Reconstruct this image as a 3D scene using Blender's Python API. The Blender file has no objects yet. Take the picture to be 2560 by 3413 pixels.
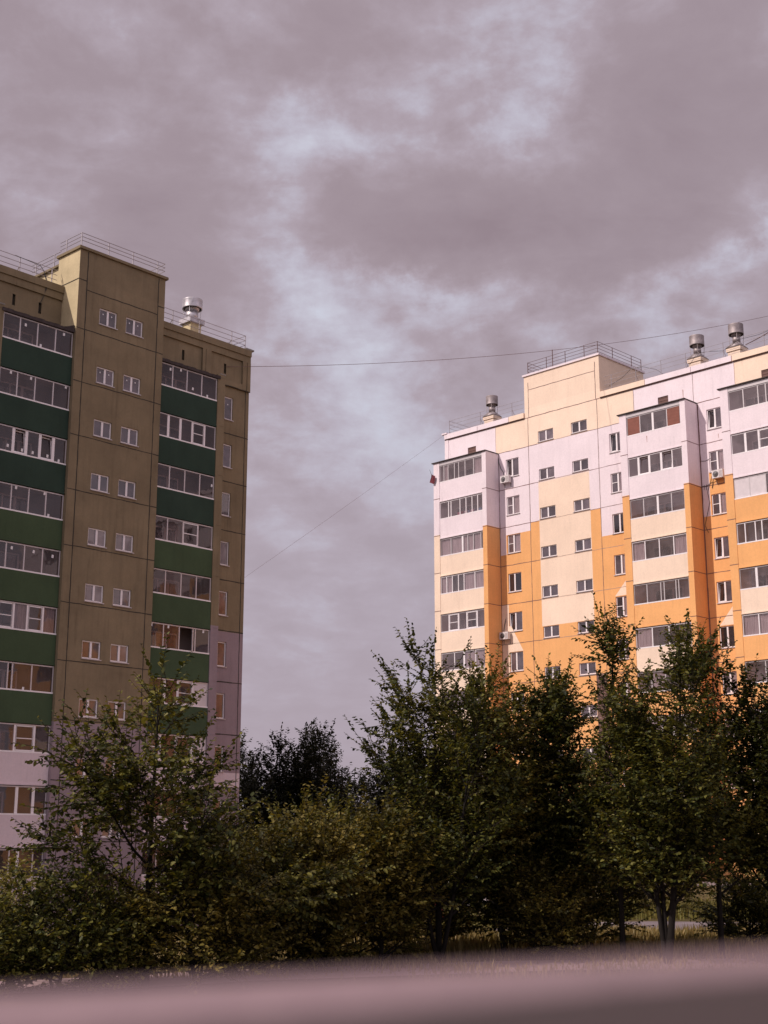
import bpy, math, random
import numpy as np
from mathutils import Vector, Matrix
R_ = math.radians
SC = bpy.context.scene
COL = SC.collection
CZ = 1.7                      # lens height above the datum

# ------------------------------------------------------------------ camera
cd = bpy.data.cameras.new('camera')
cam = bpy.data.objects.new('camera', cd); COL.objects.link(cam)
cam.location = (0, 0, CZ)
cam.rotation_euler = (R_(90) + 0.2380, 0, 0)
cd.sensor_fit = 'VERTICAL'; cd.sensor_height = 32.0; cd.sensor_width = 24.0
cd.lens = 4521.6 / 3413 * 32.0
cd.clip_start = 0.02; cd.clip_end = 3000
cd.dof.use_dof = True; cd.dof.focus_distance = 45; cd.dof.aperture_fstop = cd.lens / 4.6
SC.camera = cam
SC.view_settings.view_transform = 'Standard'; SC.view_settings.look = 'None'
SC.view_settings.exposure = 0; SC.view_settings.gamma = 1

# ------------------------------------------------------------------ sun and sky
SUN_DIR = Vector((-0.912, -0.411, 0.889)).normalized()
sl = bpy.data.lights.new('sun', 'SUN'); sl.energy = 3.6; sl.angle = R_(0.8); sl.color = (1.0, 0.89, 0.83)
so = bpy.data.objects.new('sun', sl); COL.objects.link(so)
so.rotation_euler = SUN_DIR.to_track_quat('Z', 'Y').to_euler()
W = bpy.data.worlds.new('World'); SC.world = W; W.use_nodes = True

class NT:
    def __init__(s, tree): s.t = tree; s.n = tree.nodes; s.l = tree.links
    def node(s, typ, **kw):
        n = s.n.new(typ)
        for k, v in kw.items(): setattr(n, k, v)
        return n
    def _set(s, sock, v):
        if v is None: return
        if hasattr(v, 'bl_idname') or isinstance(v, bpy.types.NodeSocket): s.l.new(v, sock)
        else: sock.default_value = v
    def math(s, op, a, b=None, c=None, clamp=False):
        n = s.node('ShaderNodeMath', operation=op, use_clamp=clamp)
        for i, v in enumerate((a, b, c)): s._set(n.inputs[i], v)
        return n.outputs[0]
    def vmath(s, op, a, b=None):
        n = s.node('ShaderNodeVectorMath', operation=op); s._set(n.inputs[0], a); s._set(n.inputs[1], b)
        return n.outputs['Value'] if op in ('LENGTH', 'DOT_PRODUCT', 'DISTANCE') else n.outputs[0]
    def noise(s, vec, scale, detail=6, rough=.55, dist=0, color=False):
        n = s.node('ShaderNodeTexNoise'); s._set(n.inputs['Vector'], vec)
        n.inputs['Scale'].default_value = scale; n.inputs['Detail'].default_value = detail
        n.inputs['Roughness'].default_value = rough; n.inputs['Distortion'].default_value = dist
        return n.outputs['Color' if color else 'Fac']
    def maprange(s, v, a, b, c, d, smooth=False):
        n = s.node('ShaderNodeMapRange'); n.clamp = True
        if smooth: n.interpolation_type = 'SMOOTHSTEP'
        s._set(n.inputs[0], v)
        for i, x in enumerate((a, b, c, d)): n.inputs[i + 1].default_value = x
        return n.outputs[0]
    def ramp(s, v, stops):
        n = s.node('ShaderNodeValToRGB'); s._set(n.inputs[0], v); e = n.color_ramp.elements
        while len(e) < len(stops): e.new(0.5)
        for i, (p, c) in enumerate(stops): e[i].position = p; e[i].color = (*c, 1)
        return n.outputs[0]
    def mix(s, f, a, b, mode='MIX'):
        n = s.node('ShaderNodeMix', data_type='RGBA', blend_type=mode)
        s._set(n.inputs[0], f)
        for sk, v in ((n.inputs[6], a), (n.inputs[7], b)):
            if isinstance(v, tuple): v = (*v, 1) if len(v) == 3 else v
            s._set(sk, v)
        return n.outputs[2]

def srgb(r, g, b):
    f = lambda c: (c / 255 / 12.92) if c / 255 <= .04045 else ((c / 255 + .055) / 1.055) ** 2.4
    return (f(r), f(g), f(b))

def pixdir(dx, dy):            # a direction of the sky, given on a 1659 x 2212 survey sheet
    f = 4521.6 * 1659 / 2560; p = .2380
    X = (dx - 829.5) / f; Z = -(dy - 1106) / f
    return Vector((X, math.cos(p) - Z * math.sin(p), math.sin(p) + Z * math.cos(p))).normalized()

def build_world():
    t = NT(W.node_tree); t.n.clear()
    out = t.node('ShaderNodeOutputWorld'); bg = t.node('ShaderNodeBackground')
    t.l.new(bg.outputs[0], out.inputs[0]); bg.inputs[1].default_value = .1
    sky = t.node('ShaderNodeTexSky', sky_type='NISHITA'); sky.sun_disc = False
    sky.sun_elevation = math.asin(SUN_DIR.z); sky.sun_rotation = math.atan2(SUN_DIR.x, SUN_DIR.y)
    tc = t.node('ShaderNodeTexCoord'); d = tc.outputs['Generated']
    sp = t.node('ShaderNodeSeparateXYZ'); t.l.new(d, sp.inputs[0])
    # cloud deck seen in perspective
    h = t.math('ADD', t.math('MAXIMUM', sp.outputs[2], 0.0), .22)
    cb = t.node('ShaderNodeCombineXYZ')
    t.l.new(t.math('DIVIDE', sp.outputs[0], h), cb.inputs[0]); t.l.new(t.math('DIVIDE', sp.outputs[1], h), cb.inputs[1])
    cb.inputs[2].default_value = 3.7
    warp = t.noise(cb.outputs[0], 2.3, 4, .55, color=True)
    w2 = t.vmath('SUBTRACT', warp, (.5, .5, .5))
    sc = t.node('ShaderNodeVectorMath', operation='SCALE'); t.l.new(w2, sc.inputs[0]); sc.inputs[3].default_value = .22
    pc = t.vmath('ADD', cb.outputs[0], sc.outputs[0])
    big = t.noise(pc, 1.5, 5, .55, 0); fine = t.noise(pc, 6.5, 9, .60, 0)
    tuft = t.noise(t.vmath('MULTIPLY', d, (1, 1, 1.5)), 12.0, 9, .60, .1)
    dn = t.noise(d, 7, 8, .62, color=True)
    sc2 = t.node('ShaderNodeVectorMath', operation='SCALE'); t.l.new(t.vmath('SUBTRACT', dn, (.5, .5, .5)), sc2.inputs[0]); sc2.inputs[3].default_value = .15
    dw = t.vmath('ADD', d, sc2.outputs[0])
    acc = None
    blobs = [(1010, 110, 190, .36), (1120, 215, 110, .24), (690, 290, 130, .36), (500, 265, 75, .16), (620, 430, 70, .20),
             (600, 610, 110, .26), (720, 670, 150, .34), (900, 720, 150, .28), (1090, 700, 130, .28), (1370, 640, 160, .46),
             (1640, 540, 80, .40), (1530, 690, 190, .34), (720, 830, 240, .40), (640, 1020, 220, .34), (850, 930, 170, .30), (870, 1000, 220, .20), (850, 170, 80, .14),
             (440, 110, 160, .04), (180, 330, 190, .03), (90, 210, 170, -.16), (620, 1330, 260, -.05), (760, 1520, 200, .10), (1300, 250, 120, .12), (440, 590, 90, .06),
             (760, 60, 190, -.20), (550, 120, 180, -.12), (1000, 480, 230, -.22), (1250, 520, 230, -.24), (800, 560, 130, -.12),
             (400, 430, 170, -.12), (1480, 300, 220, -.18), (100, 120, 250, -.10), (1000, 600, 120, -.16), (200, 560, 200, -.08), (1550, 130, 200, -.12),
             (1000, 820, 110, -.22), (1080, 740, 60, -.12), (800, 1250, 200, -.12)]
    for bx_, by_, br, amp in blobs:
        c = pixdir(bx_, by_)
        v = t.vmath('MULTIPLY', t.vmath('SUBTRACT', dw, tuple(c)), (.85, .85, 1.25))
        L = t.vmath('LENGTH', v)
        g = t.maprange(L, 0, br / 2930 * 1.4, amp * (.54 if amp > 0 else .80), 0, smooth=True)
        acc = g if acc is None else t.math('ADD', acc, g)
    v = t.math('ADD', t.math('MULTIPLY', t.math('SUBTRACT', big, .5), .85), t.math('MULTIPLY', t.math('SUBTRACT', fine, .5), .80))
    v = t.math('ADD', v, acc); v = t.math('ADD', v, .44)
    tk = t.maprange(v, .22, .60, .22, 1.35, smooth=True)                       # crisp tufts only where the deck thins
    v = t.math('ADD', v, t.math('MULTIPLY', t.math('SUBTRACT', tuft, .48), tk))
    S = 10.0
    K = lambda r, g, b: tuple(x for x in srgb(r, g, b))
    col = t.ramp(v, [(0.0, K(150, 134, 143)), (.34, K(163, 148, 157)), (.52, K(175, 162, 173)), (.70, K(189, 183, 197)), (1.0, K(210, 212, 226))])
    col = t.mix(1.0, col, (S, S, S), 'MULTIPLY')
    lav = t.maprange(sp.outputs[2], .16, .40, .50, 0, smooth=True)
    col = t.mix(lav, col, tuple(S * x for x in K(184, 175, 188)))
    lowmix = t.maprange(sp.outputs[2], -.02, .20, .80, 0, smooth=True)
    col = t.mix(lowmix, col, tuple(S * x for x in K(174, 160, 170)))
    sky_fill = t.math('MAXIMUM', t.maprange(sp.outputs[1], -.6, .05, 2.05, 1.0, smooth=True), t.maprange(sp.outputs[2], .68, .95, 1.0, 1.7, smooth=True))  # unseen sky behind and overhead brightened to fill the shaded facades
    gs = t.node('ShaderNodeVectorMath', operation='SCALE'); t.l.new(col, gs.inputs[0]); t.l.new(sky_fill, gs.inputs[3]); col = gs.outputs[0]
    # thin places and the open sky towards the sun show the blue
    back = t.maprange(sp.outputs[1], -.8, -.2, .45, 0, smooth=True)
    gap = t.maprange(v, .80, 1.15, 0, .10, smooth=True)
    skyc = sky.outputs[0]
    fac = t.math('MAXIMUM', t.math('MULTIPLY', back, t.maprange(big, .45, .6, .3, 1)), gap)
    col = t.mix(fac, col, skyc)
    col = t.mix(t.maprange(sp.outputs[2], -.10, -.01, 1, 0), col, tuple(S * x for x in (.10, .085, .075)))
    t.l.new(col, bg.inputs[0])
build_world()

# ------------------------------------------------------------------ materials
MATS = {}
def mat(name, build):
    if name in MATS: return MATS[name]
    m = bpy.data.materials.new(name); m.use_nodes = True; t = NT(m.node_tree)
    p = t.n['Principled BSDF']; build(t, p); MATS[name] = m; return m
def texco(t, kind='Object'): return t.node('ShaderNodeTexCoord').outputs[kind]
def geo_pos(t): return t.node('ShaderNodeNewGeometry').outputs['Position']
def bump(t, p, h, strength, dist=.02):
    b = t.node('ShaderNodeBump'); b.inputs['Strength'].default_value = strength; b.inputs['Distance'].default_value = dist
    t.l.new(h, b.inputs['Height']); t.l.new(b.outputs[0], p.inputs['Normal'])
def stucco(name, c, var=.10, streak=.12, rough=.9, z0=None):
    def f(t, p):
        g = geo_pos(t)
        n1 = t.noise(g, .55, 5, .6); n2 = t.noise(g, 9, 5, .7); n3 = t.noise(t.vmath('MULTIPLY', g, (2.2, 2.2, .16)), 1.6, 5, .65)
        n4 = t.noise(g, 60, 3, .7)
        a = t.maprange(n1, .3, .7, 1 - var, 1 + var); b = t.maprange(n3, .50, .78, 1, 1 - streak)
        k = t.math('MULTIPLY', t.math('MULTIPLY', a, b), t.maprange(n2, .25, .75, .93, 1.07))
        k = t.math('MULTIPLY', k, t.maprange(n4, .3, .7, .95, 1.05))
        n5 = t.noise(t.vmath('MULTIPLY', g, (5, 5, .35)), 1.0, 4, .6); n6 = t.noise(g, .9, 3, .5)      # run-off drips, in patches
        dr = t.math('MULTIPLY', t.maprange(n5, .56, .72, 0, streak * 1.3), t.maprange(n6, .42, .62, 0, 1)); k = t.math('MULTIPLY', k, t.math('SUBTRACT', 1.0, dr))
        if z0 is not None:                                                                       # every storey was painted from its own batch
            sz = t.node('ShaderNodeSeparateXYZ'); t.l.new(g, sz.inputs[0]); wn = t.node('ShaderNodeTexWhiteNoise', noise_dimensions='1D')
            t.l.new(t.math('FLOOR', t.math('DIVIDE', t.math('SUBTRACT', sz.outputs[2], z0), 2.8)), wn.inputs['W']); k = t.math('MULTIPLY', k, t.maprange(wn.outputs['Value'], 0, 1, .95, 1.05))
        vm = t.node('ShaderNodeVectorMath', operation='SCALE'); vm.inputs[0].default_value = c; t.l.new(k, vm.inputs[3])
        t.l.new(vm.outputs[0], p.inputs['Base Color']); p.inputs['Roughness'].default_value = rough
        p.inputs['Specular IOR Level'].default_value = .25
        bump(t, p, t.noise(g, 45, 4, .7), .5, .01)
    return mat(name, f)
def plain(name, c, rough=.5, metal=0, spec=.5, var=.08, scale=3):
    def f(t, p):
        n = t.noise(geo_pos(t), scale, 4, .6)
        vm = t.node('ShaderNodeVectorMath', operation='SCALE'); vm.inputs[0].default_value = c
        t.l.new(t.maprange(n, .3, .7, 1 - var, 1 + var), vm.inputs[3]); t.l.new(vm.outputs[0], p.inputs['Base Color'])
        p.inputs['Roughness'].default_value = rough; p.inputs['Metallic'].default_value = metal; p.inputs['Specular IOR Level'].default_value = spec
    return mat(name, f)
def glassy(name, c, rough=.04, spec=.9):
    def f(t, p):
        g = geo_pos(t); n = t.noise(g, 1.3, 3, .6)
        vm = t.node('ShaderNodeVectorMath', operation='SCALE'); vm.inputs[0].default_value = c
        oi = t.node('ShaderNodeObjectInfo'); t.l.new(t.math('MULTIPLY', t.maprange(n, .3, .7, .6, 1.4), t.maprange(oi.outputs['Random'], 0, 1, .55, 1.5)), vm.inputs[3]); t.l.new(vm.outputs[0], p.inputs['Base Color'])
        p.inputs['Roughness'].default_value = rough; p.inputs['Specular IOR Level'].default_value = spec; p.inputs['IOR'].default_value = 1.6
        bump(t, p, t.noise(g, 1.1, 2, .5), .12, .03)
    return mat(name, f)
def clear_glass(name, tint, k=1.3, k0=.06, haze=.1):
    def f(t, p):
        g = geo_pos(t)
        tr = t.node('ShaderNodeBsdfTransparent'); tr.inputs[0].default_value = (*tint, 1)
        gl = t.node('ShaderNodeBsdfGlossy'); gl.inputs['Roughness'].default_value = .02; gl.inputs[0].default_value = (.9, .86, .88, 1)
        b = t.node('ShaderNodeBump'); b.inputs['Strength'].default_value = .10; b.inputs['Distance'].default_value = .03
        t.l.new(t.noise(g, 1.1, 2, .5), b.inputs['Height']); t.l.new(b.outputs[0], gl.inputs['Normal'])
        ge = t.node('ShaderNodeNewGeometry'); c = t.math('ABSOLUTE', t.vmath('DOT_PRODUCT', ge.outputs['Incoming'], ge.outputs['Normal']))
        fr = t.math('MULTIPLY_ADD', t.math('POWER', t.math('SUBTRACT', 1.0, c, clamp=True), 4.0), .95, .05)     # two-sided Fresnel curve
        fac = t.math('MULTIPLY_ADD', fr, k, k0, clamp=True)
        du = t.node('ShaderNodeBsdfDiffuse'); du.inputs[0].default_value = (.60, .50, .51, 1); m0 = t.node('ShaderNodeMixShader')
        t.l.new(t.maprange(t.noise(g, .9, 5, .65), .3, .7, haze * .5, haze * 1.5), m0.inputs[0]); t.l.new(tr.outputs[0], m0.inputs[1]); t.l.new(du.outputs[0], m0.inputs[2])   # pale dusty haze added to lighten the pane
        mx = t.node('ShaderNodeMixShader'); t.l.new(fac, mx.inputs[0]); t.l.new(m0.outputs[0], mx.inputs[1]); t.l.new(gl.outputs[0], mx.inputs[2])
        t.l.new(mx.outputs[0], t.n['Material Output'].inputs[0])
    return mat(name, f)

OLIVE = stucco('olive_stucco', (.225, .174, .106), .16, .20, z0=26.87)
GREY = stucco('mauve_grey_stucco', (.30, .228, .245), .08, .14, z0=26.87)
PALEGREY = stucco('pale_grey_panel', (.68, .56, .575), .06, .06)
DGREEN = stucco('dark_green_panel', (.029, .052, .037), .14, .08)
MGREEN = stucco('mid_green_panel', (.056, .086, .043), .14, .08)
PALE_OLIVE = stucco('pale_olive_stucco', (.55, .45, .27), .16, .16)
WHITE = stucco('pinkish_white_stucco', (.82, .71, .735), .05, .07, z0=29.13)
CREAM = stucco('cream_stucco', (.86, .67, .52), .06, .07, z0=29.13)
ORANGE = stucco('orange_stucco', (.81, .415, .165), .06, .08, z0=29.13)
BROWN = stucco('brown_paint', (.17, .10, .085), .06, .06)
CONC = stucco('concrete', (.26, .24, .22), .12, .15)
ROOFM = stucco('bitumen_roof', (.07, .065, .06), .12, 0)
JOINTD = plain('dark_sealant', (.035, .028, .02), .9)
JOINTR = plain('brown_sealant', (.19, .10, .09), .9)
JOINTC = plain('pale_sealant', (.42, .28, .22), .9)
PVC = plain('white_pvc', (.82, .76, .76), .35, 0, .5, .04)
ALU = plain('aluminium_frame', (.55, .50, .50), .4, .2, .5, .06)
SILL = plain('sill_metal', (.5, .45, .45), .45, .2)
METALG = plain('galvanised_steel', (.50, .47, .48), .45, .7, .5, .35, 2.5)
METALD = plain('dull_steel', (.34, .29, .285), .55, .5, .4, .35, 2.5)
RAILB = plain('brown_rail_paint', (.13, .07, .065), .6)
RAILG = plain('grey_rail_paint', (.34, .30, .31), .5, .2)
DARKROOF = plain('balcony_roof_felt', (.055, .042, .04), .85, 0, .3, .3, 4)
GLASSD = glassy('window_glass', (.095, .073, .082))
GLASSB = glassy('window_glass_dark', (.028, .021, .023))
GLASSC = clear_glass('balcony_glass', (.70, .63, .64), 1.3, .03, .15)
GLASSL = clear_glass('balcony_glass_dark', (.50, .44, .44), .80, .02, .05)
INTW = stucco('loggia_wall', (.62, .52, .50), .05, .05)
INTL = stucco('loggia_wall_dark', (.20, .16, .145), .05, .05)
BLIND = plain('red_brown_blind', (.23, .085, .06), .7, 0, .3, .12, 3)
BLACKM = plain('black_plastic', (.02, .02, .02), .5)
ACW = plain('ac_white', (.70, .64, .63), .4, 0, .5, .05)
def _curtain(t, p):
    g = geo_pos(t); n = t.noise(t.vmath('MULTIPLY', g, (6, 6, .3)), 3, 4, .6)
    t.l.new(t.ramp(n, [(.3, (.45, .39, .40)), (.7, (.80, .73, .74))]), p.inputs['Base Color']); p.inputs['Roughness'].default_value = .9
CURT = mat('net_curtain', _curtain)
PANELW = plain('white_infill_panel', (.62, .55, .56), .5)
STICK = plain('white_sticker', (.75, .72, .72), .6)
BARK = stucco('bark', (.012, .009, .007), .25, .2)
TWIG = plain('twig_bark', (.028, .02, .013), .9, 0, .2)
def leafmat(name, dark, mid, light, seed=0):
    def f(t, p):
        g = t.node('ShaderNodeNewGeometry'); oi = t.node('ShaderNodeObjectInfo')
        n = t.noise(g.outputs['Position'], .55, 3, .5)
        r = t.math('ADD', t.math('MULTIPLY', g.outputs['Random Per Island'], .45), t.math('MULTIPLY', n, .75))
        r = t.math('ADD', r, t.math('MULTIPLY', t.math('SUBTRACT', oi.outputs['Random'], .5), .12))
        c = t.ramp(r, [(.25, dark), (.55, mid), (.95, light)])
        df = t.node('ShaderNodeBsdfPrincipled'); t.l.new(c, df.inputs['Base Color']); df.inputs['Roughness'].default_value = .5; df.inputs['Specular IOR Level'].default_value = .2
        tl = t.node('ShaderNodeBsdfTranslucent'); t.l.new(t.mix(1, c, (1.3, 1.15, .5), 'MULTIPLY'), tl.inputs[0])
        mx = t.node('ShaderNodeMixShader'); mx.inputs[0].default_value = .30
        t.l.new(df.outputs[0], mx.inputs[1]); t.l.new(tl.outputs[0], mx.inputs[2]); t.l.new(mx.outputs[0], t.n['Material Output'].inputs[0])
        t.n.remove(p)
    return mat(name, f)
LEAF_ELM = leafmat('elm_leaf', (.008, .011, .003), (.042, .050, .010), (.23, .205, .045))
LEAF_OLV = leafmat('olive_leaf', (.016, .017, .004), (.086, .076, .015), (.28, .21, .05))
LEAF_FAR = leafmat('maple_leaf', (.008, .010, .006), (.018, .020, .011), (.040, .040, .022))
LEAF_WEED = leafmat('weed_leaf', (.07, .075, .016), (.17, .155, .04), (.28, .23, .075))

# ------------------------------------------------------------------ mesh helpers
class MB:
    def __init__(s): s.v = []; s.f = []; s.m = []; s.mats = []
    def mi(s, m):
        if m not in s.mats: s.mats.append(m)
        return s.mats.index(m)
    def quad(s, pts, m):
        b = len(s.v); s.v += [tuple(p) for p in pts]; s.f.append(tuple(range(b, b + len(pts)))); s.m.append(s.mi(m))
    def hexa(s, c, m):      # 8 corners: bottom 4 ccw, top 4 ccw
        b = len(s.v); s.v += [tuple(p) for p in c]; k = s.mi(m)
        for q in ((3, 2, 1, 0), (4, 5, 6, 7), (0, 1, 5, 4), (1, 2, 6, 5), (2, 3, 7, 6), (3, 0, 4, 7)):
            s.f.append(tuple(b + i for i in q)); s.m.append(k)
    def box(s, u0, u1, v0, v1, z0, z1, m):    # facade axes: u along, v out of the wall, z up
        if v0 > v1: v0, v1 = v1, v0
        s.hexa([(u0, -v1, z0), (u1, -v1, z0), (u1, -v0, z0), (u0, -v0, z0), (u0, -v1, z1), (u1, -v1, z1), (u1, -v0, z1), (u0, -v0, z1)], m)
    def tube(s, a, b, r0, r1, m, n=6, cap=True):
        a = Vector(a); b = Vector(b); d = (b - a).normalized()
        x = d.orthogonal().normalized(); y = d.cross(x); k0 = len(s.v); k = s.mi(m)
        for p, r in ((a, r0), (b, r1)):
            for i in range(n):
                t = 2 * math.pi * i / n; s.v.append(tuple(p + x * (r * math.cos(t)) + y * (r * math.sin(t))))
        for i in range(n):
            j = (i + 1) % n; s.f.append((k0 + i, k0 + j, k0 + n + j, k0 + n + i)); s.m.append(k)
        if cap:
            s.f.append(tuple(k0 + i for i in reversed(range(n)))); s.m.append(k); s.f.append(tuple(k0 + n + i for i in range(n))); s.m.append(k)
    def poly_tube(s, pts, r, m, n=5):
        for a, b in zip(pts[:-1], pts[1:]): s.tube(a, b, r, r, m, n, True)
    def build(s, name, parent=None, smooth=False):
        me = bpy.data.meshes.new(name); me.from_pydata(s.v, [], s.f)
        for m in s.mats: me.materials.append(m)
        me.polygons.foreach_set('material_index', s.m)
        if smooth: me.polygons.foreach_set('use_smooth', [True] * len(s.f))
        me.update()
        o = bpy.data.objects.new(name, me); COL.objects.link(o)
        if parent: o.parent = parent
        return o
def tag(o, label=None, cat=None, group=None, kind=None):
    if label: o['label'] = label
    if cat: o['category'] = cat
    if group: o['group'] = group
    if kind: o['kind'] = kind
    return o
def empty(name, loc, rz=0):
    o = bpy.data.objects.new(name, None); COL.objects.link(o); o.location = loc; o.rotation_euler = (0, 0, rz)
    o.empty_display_size = .3
    return o
CH = {}
def kids(o): return CH.get(o.name, [])
def copy_part(o, parent, off=(0, 0, 0)):
    c = o.copy(); COL.objects.link(c); c.parent = parent
    c.location = Vector(o.location) + Vector(off)
    for k in [x for x in o.children]:
        d = k.copy(); COL.objects.link(d); d.parent = c
    return c

# ------------------------------------------------------------------ terrain
def gz(x, y):
    """ground height: level near the lens, falling away to the left block"""
    s = lambda a, b, t: (lambda k: k * k * (3 - 2 * k))(min(max((t - a) / (b - a), 0), 1))
    z = -1.72 - .20 * s(8, 24, y) - .36 * s(24, 40, y)
    z -= 2.22 * s(28, 58, y) * (1 - s(-6, 8, x - max(0, (y - 62)) * .25))
    return z + CZ
def gloc(x, y): return (x, y, gz(x, y))

def ground():
    xs = np.concatenate([np.linspace(-900, -70, 12), np.linspace(-60, 70, 66), np.linspace(80, 900, 12)])
    ys = np.concatenate([np.linspace(-300, -10, 8), np.linspace(-6, 120, 64), np.linspace(130, 1600, 16)])
    v = [(x, y, gz(x, y)) for y in ys for x in xs]; n = len(xs)
    f = [(j * n + i, j * n + i + 1, (j + 1) * n + i + 1, (j + 1) * n + i) for j in range(len(ys) - 1) for i in range(n - 1)]
    me = bpy.data.meshes.new('ground'); me.from_pydata(v, [], f); me.polygons.foreach_set('use_smooth', [True] * len(f))
    def g(t, p):
        q = geo_pos(t); a = t.noise(q, .35, 6, .65); b = t.noise(q, 5, 6, .7)
        c = t.ramp(t.math('ADD', t.math('MULTIPLY', a, .6), t.math('MULTIPLY', b, .4)), [(.36, (.055, .048, .02)), (.5, (.10, .075, .032)), (.66, (.16, .115, .075))])
        t.l.new(c, p.inputs['Base Color']); p.inputs['Roughness'].default_value = 1; p.inputs['Specular IOR Level'].default_value = .1
        bump(t, p, b, .8, .08)
    me.materials.append(mat('grassy_soil', g)); o = bpy.data.objects.new('ground', me); COL.objects.link(o); tag(o, kind='structure')
def strip(name, pts, w, m, lift=.035):
    """a paved strip following the ground along a polyline"""
    mb = MB(); P = []
    for (x0, y0), (x1, y1) in zip(pts[:-1], pts[1:]):
        n = max(2, int(math.hypot(x1 - x0, y1 - y0) / 1.2))
        for i in range(n): P.append((x0 + (x1 - x0) * i / n, y0 + (y1 - y0) * i / n))
    P.append(pts[-1]); rows = []
    for i, (x, y) in enumerate(P):
        a = P[max(0, i - 1)]; b = P[min(len(P) - 1, i + 1)]; d = Vector((b[0] - a[0], b[1] - a[1])).normalized(); nx, ny = -d.y, d.x
        row = []
        for k in (-1, -.5, 0, .5, 1):
            px, py = x + nx * w / 2 * k, y + ny * w / 2 * k; row.append((px, py, gz(px, py) + lift))
        rows.append(row)
    for r0, r1 in zip(rows[:-1], rows[1:]):
        for k in range(4): mb.quad((r0[k], r1[k], r1[k + 1], r0[k + 1]), m)
    o = mb.build(name); tag(o, kind='structure'); return o
def _asph(c):
    def f(t, p):
        q = geo_pos(t); a = t.noise(q, .8, 6, .6); b = t.noise(q, 14, 5, .7)
        vm = t.node('ShaderNodeVectorMath', operation='SCALE'); vm.inputs[0].default_value = c
        t.l.new(t.math('MULTIPLY', t.maprange(a, .3, .7, .72, 1.25), t.maprange(b, .2, .8, .85, 1.15)), vm.inputs[3])
        t.l.new(vm.outputs[0], p.inputs['Base Color']); p.inputs['Roughness'].default_value = .9; bump(t, p, b, .5, .02)
    return f
PAVE = mat('pinkish_paving', _asph((.30, .20, .19)))
ASPH = mat('worn_asphalt', _asph((.17, .135, .14)))
KERB = stucco('kerb_stone', (.32, .27, .26), .1, 0)

# ------------------------------------------------------------------ facade pieces
def grid_wall(mb, u0, u1, z0, z1, v, holes, colf, ucuts=(), zcuts=(), depth=.13):
    us = {u0, u1}; zs = {z0, z1}
    for h in holes: us |= {h[0], h[1]}; zs |= {h[2], h[3]}
    us |= set(ucuts); zs |= set(zcuts)
    us = sorted(x for x in us if u0 - 1e-6 <= x <= u1 + 1e-6); zs = sorted(x for x in zs if z0 - 1e-6 <= x <= z1 + 1e-6)
    for a, b in zip(us[:-1], us[1:]):
        for c, d in zip(zs[:-1], zs[1:]):
            if b - a < 1e-5 or d - c < 1e-5: continue
            cu, cz = (a + b) / 2, (c + d) / 2
            if any(h[0] < cu < h[1] and h[2] < cz < h[3] for h in holes): continue
            mb.quad(((a, -v, c), (b, -v, c), (b, -v, d), (a, -v, d)), colf(cu, cz))
    for h in holes:
        a, b, c, d = h[:4]; m = colf((a + b) / 2, (c + d) / 2); y0, y1 = -v, -(v - depth)
        mb.quad(((a, y0, c), (a, y1, c), (a, y1, d), (a, y0, d)), m); mb.quad(((b, y0, c), (b, y0, d), (b, y1, d), (b, y1, c)), m)
        mb.quad(((a, y0, d), (a, y1, d), (b, y1, d), (b, y0, d)), m); mb.quad(((a, y0, c), (b, y0, c), (b, y1, c), (a, y1, c)), m)
def wob(rng, a, b, step=.35):
    n = max(2, int(abs(b - a) / step)); return [(a + (b - a) * i / n, rng.uniform(-1, 1)) for i in range(n + 1)]
def joint_h(mb, u0, u1, z, v, m, w=.05, rng=random):
    P = wob(rng, u0, u1); 
    for (a, ja), (b, jb) in zip(P[:-1], P[1:]):
        za, zb = z + ja * .012, z + jb * .012; h = w / 2 * rng.uniform(.75, 1.15)
        mb.hexa([(a, -v - .006, za - h), (b, -v - .006, zb - h), (b, -v + .02, zb - h), (a, -v + .02, za - h), (a, -v - .006, za + h), (b, -v - .006, zb + h), (b, -v + .02, zb + h), (a, -v + .02, za + h)], m)
def joint_v(mb, u, z0, z1, v, m, w=.05, rng=random):
    P = wob(rng, z0, z1)
    for (a, ja), (b, jb) in zip(P[:-1], P[1:]):
        ua, ub = u + ja * .01, u + jb * .01; h = w / 2 * rng.uniform(.75, 1.15)
        mb.hexa([(ua - h, -v - .008, a), (ua + h, -v - .008, a), (ua + h, -v + .02, a), (ua - h, -v + .02, a), (ub - h, -v - .008, b), (ub + h, -v - .008, b), (ub + h, -v + .02, b), (ub - h, -v + .02, b)], m)

def frame_rect(mb, u0, u1, z0, z1, v, w, th, m):
    mb.box(u0, u0 + w, v - th, v, z0, z1, m); mb.box(u1 - w, u1, v - th, v, z0, z1, m)
    mb.box(u0 + w, u1 - w, v - th, v, z0, z0 + w, m); mb.box(u0 + w, u1 - w, v - th, v, z1 - w, z1, m)

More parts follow.
